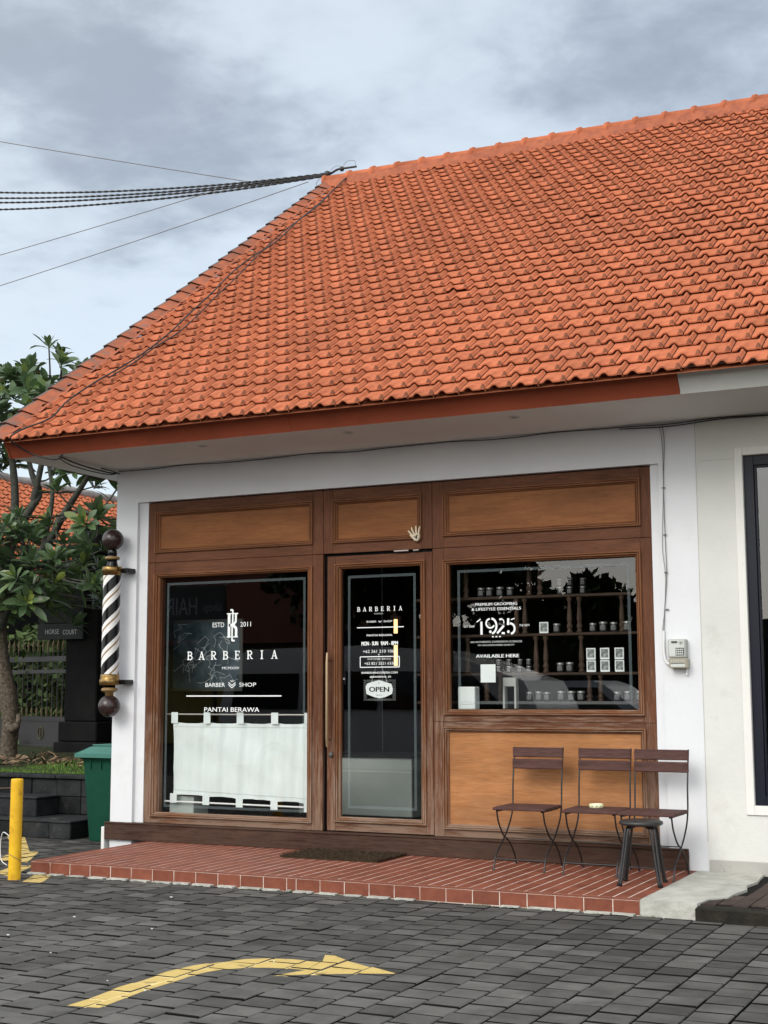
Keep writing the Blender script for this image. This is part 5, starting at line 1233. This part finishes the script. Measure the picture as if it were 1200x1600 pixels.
tag(b.build('boundary_wall'), 'black boundary wall behind the bin', 'wall')
gt = thing('iron_gate', (-12.1, 5.0, .5), 'black iron gate with gold spear tips behind the tree trunk', 'gate')
A_, B_ = Vector((-13.6, 5.2, 0)), Vector((-11.35, 4.75, 0)); dG = (B_-A_); LG = dG.length; dG.normalize()
def gpnt(u, z, o=0): 
    n_ = Vector((-dG.y, dG.x, 0)); p = A_+dG*u+n_*o; return Vector((p.x, p.y, z))
def gbar(mb, u0, u1, z0, z1, t, m_):
    q = [gpnt(u0, z0, -t), gpnt(u1, z0, -t), gpnt(u1, z0, t), gpnt(u0, z0, t)]; q2 = [v+Vector((0, 0, z1-z0)) for v in q]
    mb.face(list(reversed(q)), m_); mb.face(q2, m_)
    for k in range(4): n = (k+1) % 4; mb.face([q[k], q[n], q2[n], q2[k]], m_)
b = MB()
for z0, z1 in ((1.78, 1.85), (1.62, 1.67), (.98, 1.04), (.62, .66), (.40, .46)): gbar(b, 0, LG, z0, z1, .022, M_iron)
gbar(b, 0, LG, .66, .98, .008, M_iron); gbar(b, 0, .06, .4, 1.9, .03, M_iron); gbar(b, LG-.06, LG, .4, 1.9, .03, M_iron)
b.build('frame', gt)
b = MB(); nb = 22
for k in range(1, nb): u = LG*k/nb; b.tube([gpnt(u, 1.04), gpnt(u, 1.95)], .009, M_iron, 5)
b.build('bars', gt)
b = MB()
M_spear = mat('dull_gold_paint', (0.12, 0.10, 0.055), 0.6)
for k in range(1, nb):
    u = LG*k/nb
    for z, s_ in ((1.95, 1.0), (1.06, .9)):
        p = gpnt(u, z); b = MB(); b.lathe((p.x, p.y, p.z), [(.008, -.03), (.016, 0), (.010, .02), (.024*s_, .05), (.010, .09), (.0, .14)], M_spear, 6); b.build('spear_tip', gt)
b = MB(); p = gpnt(1.15, .82, -.015)
b.tube([p+Vector((dG.x*.055*math.cos(a), dG.y*.055*math.cos(a), .08*math.sin(a))) for a in [2*PI*k/16 for k in range(17)]], .006, M_spear, 5); b.tube([p-Vector((0, 0, .08)), p+Vector((0, 0, .08))], .006, M_spear, 5); b.build('medallion', gt)
# dark sign board hanging above the gate
sg = thing('slate_sign', (-11.35, 3.95, 2.0), 'dark slate sign board with small white lettering hung above the gate', 'sign')
b = MB(); b.box(-11.75, -11.03, 3.98, 4.01, 2.03, 2.23, mat('slate_board', (.045, .052, .052), .6, var=.2), bev=.004); b.box(-11.75, -11.03, 3.985, 4.01, 2.24, 2.85, mat('slate_board_upper', (.035, .042, .042), .6, var=.3), bev=.004); b.build('board', sg)
b = MB(); text(b, 'HORSE', -11.62, -11.40, 2.10, 2.16, 3.976, M_letterdim); text(b, 'COURT', -11.34, -11.12, 2.09, 2.15, 3.976, M_letterdim); b.build('lettering', sg)
# yard behind the gate
b = MB(); b.box(-13.95, -13.8, 5.6, 12, 0.9, 1.42, M_tanwall, bev=.01); b.box(-13.94, -13.81, 5.6, 12, 0, .9, M_darkwall); b.box(-13.94, -13.81, 5.6, 12, 1.42, 2.5, M_darkwall); tag(b.build('yard_wall'), 'tan rendered yard wall glimpsed through the gate', 'wall')
hs = thing('neighbour_house', (-17, 12, 0), 'neighbouring house with a long orange tiled roof behind the tree', 'house')
b = MB(); b.box(-21.5, -14.2, 6.5, 24, 0, 3.0, mat('brown_house_wall', (.05, .042, .035), .85, var=.2)); b.build('wall', hs)
nt_ = MB(); O2 = Vector((-13.45, 5.5, 2.95)); up2 = Vector((-4.55, 0, 2.45)).normalized(); n2_ = Vector((2.45, 0, 4.55)).normalized()
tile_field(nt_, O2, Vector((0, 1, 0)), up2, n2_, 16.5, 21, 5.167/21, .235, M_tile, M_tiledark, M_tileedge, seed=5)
nr = nt_.build('roof', hs)
b = MB(); b.face([(-18, 5.5, 5.4), (-18, 22, 5.4), (-22.5, 22, 2.95), (-22.5, 5.5, 2.95)], M_tile); b.build('rear_slope', nr)
M_greyridge = mat('mossy_grey_ridge', (.20, .19, .18), .9, color2=(.33, .31, .29), vscale=6, bump=.8)
b = MB(); b.tube([(-18, 5.4+.33*k, 5.44+(.012 if k % 2 else 0)) for k in range(51)], [.10 if k % 2 else .085 for k in range(51)], M_greyridge, 10); b.build('ridge', nr)

# ---------------------------------------------------------------- behind the camera (seen mirrored in the glass)
ys = thing('yard_shrub', (-13.3, 6.3, 0), 'dark green shrub growing behind the iron gate', 'shrub')
b = MB()
for k in range(2600):
    p = Vector((R.gauss(-13.2, .35), R.gauss(6.3, .7), R.uniform(.5, 2.3))); s_ = R.uniform(.04, .10); u_ = Vector((R.gauss(0, 1), R.gauss(0, 1), R.gauss(0, 1))).normalized(); v_ = u_.orthogonal().normalized()
    b.face([p-u_*s_, p+v_*s_*.5, p+u_*s_, p-v_*s_*.5], M_green, R.random()*1.2)
b.build('leaves', ys)
b = MB(); b.tube([(-13.2, 6.3, 0), (-13.25, 6.3, 1.4)], [.05, .02], M_bark, 6); b.build('stem', ys)
def vehicle(name, loc, rz, prof, wins, width, paint, label, cat, wheels, wr, lampx):
    t = thing(name, loc, label, cat)
    def put(mb, nm):
        o = mb.build(nm); o.parent = t; return o
    b = MB(); n = len(prof); tumble = lambda z: .10*max(0, z-.9)
    rows = []
    for s, w_ in ((-1, 1), (-1, 1)): pass
    L_ = [[(x, s*(width/2-ins-tumble(z)), z) for x, z in prof] for s, ins in ((-1, .0), (1, .0))]
    c = [((x*.985), z) for x, z in prof]
    inn = [[(x*.99, s*(width/2-.05-tumble(z)), z+.0) for x, z in prof] for s in (-1, 1)]
    b.face([(x, -(width/2)+tumble(z), z) for x, z in prof], paint); b.face([(x, width/2-tumble(z), z) for x, z in reversed(prof)], paint)
    for k in range(n):
        m_ = (k+1) % n
        a, d = L_[0][k], L_[0][m_]; e_, f_ = L_[1][m_], L_[1][k]
        b.face([d, a, f_, e_], paint, smooth=False)
    put(b, 'body')
    for wn in wins:
        for s in (-1, 1):
            b = MB(); q = [(x, s*(width/2-tumble(z)+.004), z) for x, z in wn]
            b.face(q if s < 0 else list(reversed(q)), M_carglass); put(b, 'side_window')
    for wx in wheels:
        for s in (-1, 1):
            b = MB(); cy = s*(width/2-.10)
            b.lathe((wx, cy+.11, wr), [(0, 0), (wr*.62, 0), (wr*.95, .01), (wr, .03), (wr, .19), (wr*.95, .21), (wr*.62, .22), (0, .22)], M_tyre, 28, axis='y', mfun=lambda a, c2_: M_rim if a in (0, 6) else M_tyre)
            put(b, 'wheel')
    for s in (-1, 1):
        b = MB(); b.box(lampx[0]-.03, lampx[0]+.05, s*(width/2-.24)-.12, s*(width/2-.24)+.12, .68, .86, M_headlamp, bev=.02); put(b, 'headlight')
        b = MB(); b.box(lampx[1]-.03, lampx[1]+.03, s*(width/2-.13)-.08, s*(width/2-.13)+.08, .85, 1.2, M_redlamp, bev=.02); put(b, 'tail_light')
    t.rotation_euler[2] = rz
    return t
# van: nose towards +x
vp = [(-2.45, .32), (2.35, .32), (2.45, .60), (2.42, 1.15), (2.22, 1.50), (1.35, 1.80), (.80, 1.93), (-.2, 2.0), (-2.0, 1.97), (-2.30, 1.85), (-2.45, 1.1)]
vw = [[(-2.25, 1.12), (-1.15, 1.12), (-1.15, 1.62), (-2.18, 1.62)], [(-1.08, 1.12), (.1, 1.12), (.1, 1.64), (-1.08, 1.64)], [(.18, 1.12), (2.0, 1.12), (1.45, 1.62), (.18, 1.64)]]
vehicle('parked_van', (-8.55, -7.8, 0), 0, vp, vw, 1.75, M_steelwhite, 'white passenger van parked opposite the shop, seen only as a reflection', 'van', (1.55, -1.5), .33, (2.38, -2.44))
cp = [(-2.15, .28), (2.25, .28), (2.32, .6), (2.2, .84), (1.25, 1.0), (.62, 1.45), (.40, 1.53), (-1.35, 1.53), (-1.95, 1.30), (-2.15, .95)]
cw = [[(-1.75, 1.02), (-.55, 1.02), (-.55, 1.42), (-1.45, 1.42)], [(-.42, 1.02), (.95, 1.02), (.48, 1.42), (-.42, 1.42)]]
vehicle('parked_car', (-7.3, -12.55, 0), 0, cp, cw, 1.7, M_silver, 'silver hatchback parked behind the camera, seen reflected in the product window', 'car', (1.35, -1.3), .31, (2.05, -2.08))
# house across the street
oh = thing('street_house', (-19, -22, 0), 'house with dark red tiled roof and ochre wall across the street', 'house')
b = MB(); b.box(-25, -16.5, -27, -21, 0, 2.65, M_ywall); b.build('wall', oh)
b = MB(); M_redroof = mat('old_red_roof', (.16, .05, .03), .8, var=.3, vscale=20)
b.face([(-25.6, -20.4, 2.6), (-15.9, -20.4, 2.6), (-17.9, -24, 5.0), (-23.6, -24, 5.0)], M_redroof); b.face([(-15.9, -20.4, 2.6), (-15.9, -27.6, 2.6), (-17.9, -24, 5.0)], M_redroof); b.face([(-15.9, -27.6, 2.6), (-25.6, -27.6, 2.6), (-23.6, -24, 5.0), (-17.9, -24, 5.0)], M_redroof); b.face([(-25.6, -27.6, 2.6), (-25.6, -20.4, 2.6), (-23.6, -24, 5.0)], M_redroof); b.build('roof', oh)
b = MB(); b.tube([(-15.9, -20.4, 2.68), (-17.9, -24, 5.06)], .05, M_greyridge, 6); b.build('hip_ridge', oh)
ss = thing('street_sign_board', (-20.2, -19.9, 0), 'dark board lettered HAIR shop on posts across the street', 'sign')
b = MB(); b.box(-21.6, -19.2, -20.0, -19.92, 2.7, 4.1, M_meterdark, bev=.01); b.tube([(-21.3, -19.96, 0), (-21.3, -19.96, 2.7)], .05, M_iron, 8); b.tube([(-19.5, -19.96, 0), (-19.5, -19.96, 2.7)], .05, M_iron, 8); b.build('board', ss)
b = MB(); b2 = MB(); text(b2, 'HAIR', 0, .95, 3.35, 3.8, 0, M_letterdim); text(b2, 'shop', -.75, -.2, 3.35, 3.65, 0, M_letterdim)
b2.v = [(-20.05-x, -19.905, z) for x, y, z in b2.v]; b2.build('lettering', ss)
def big_tree(loc, r, h, label, seed, n=5200):
    q = random.Random(seed); x0, y0, _ = loc
    t = thing('shade_tree', loc, label, 'tree', 'trees across the street')
    b = MB(); b.tube(smooth_path([(x0, y0, 0), (x0+.1, y0, h*.25), (x0-.1, y0+.1, h*.5)], 4), [.28]+[.24]*4+[.18]*4, M_bark, 8)
    blobs = []
    for k in range(16):
        a = q.uniform(0, 2*PI); rr_ = r*q.uniform(.15, .75); p = Vector((x0+math.cos(a)*rr_, y0+math.sin(a)*rr_, h*q.uniform(.42, .86))); blobs.append((p, r*q.uniform(.26, .45)))
        b.tube(smooth_path([(x0, y0, h*.42), tuple(p.lerp(Vector((x0, y0, h*.45)), .5)), tuple(p)], 3), [.13, .11, .10, .08, .06, .05, .03], M_bark, 6)
    b.build('trunk', t); b = MB()
    for k in range(n):
        p, br = blobs[q.randrange(len(blobs))]; d = Vector((q.gauss(0, 1), q.gauss(0, 1), q.gauss(0, .8))).normalized(); c_ = p+d*br*(q.random()**.35)
        s_ = q.uniform(.10, .22); u_ = Vector((q.gauss(0, 1), q.gauss(0, 1), q.gauss(0, 1))).normalized(); v_ = u_.orthogonal().normalized()
        b.face([c_-u_*s_, c_+v_*s_*.6, c_+u_*s_, c_-v_*s_*.6], M_green, q.random()*1.3)
    b.build('crown', t)
big_tree((-23.5, -26.5, 0), 4.2, 9.5, 'tall dark green tree behind the street house', 3)
big_tree((-15.5, -21.5, 0), 3.6, 8.5, 'wide dark green tree right of the street house', 4)
big_tree((-13.0, -18.0, 0), 3.3, 7.4, 'bushy tree between the street house and the open sky', 6, 11000)
big_tree((-9.7, -19.4, 0), 1.9, 4.0, 'low spreading tree nearest the open sky across the street', 8, 6000)
b = MB(); b.box(-16.4, -4, -20.6, -20.4, 0, 2.9, M_darkwall); tag(b.build('street_wall'), 'long dark wall across the street under the trees', 'wall')
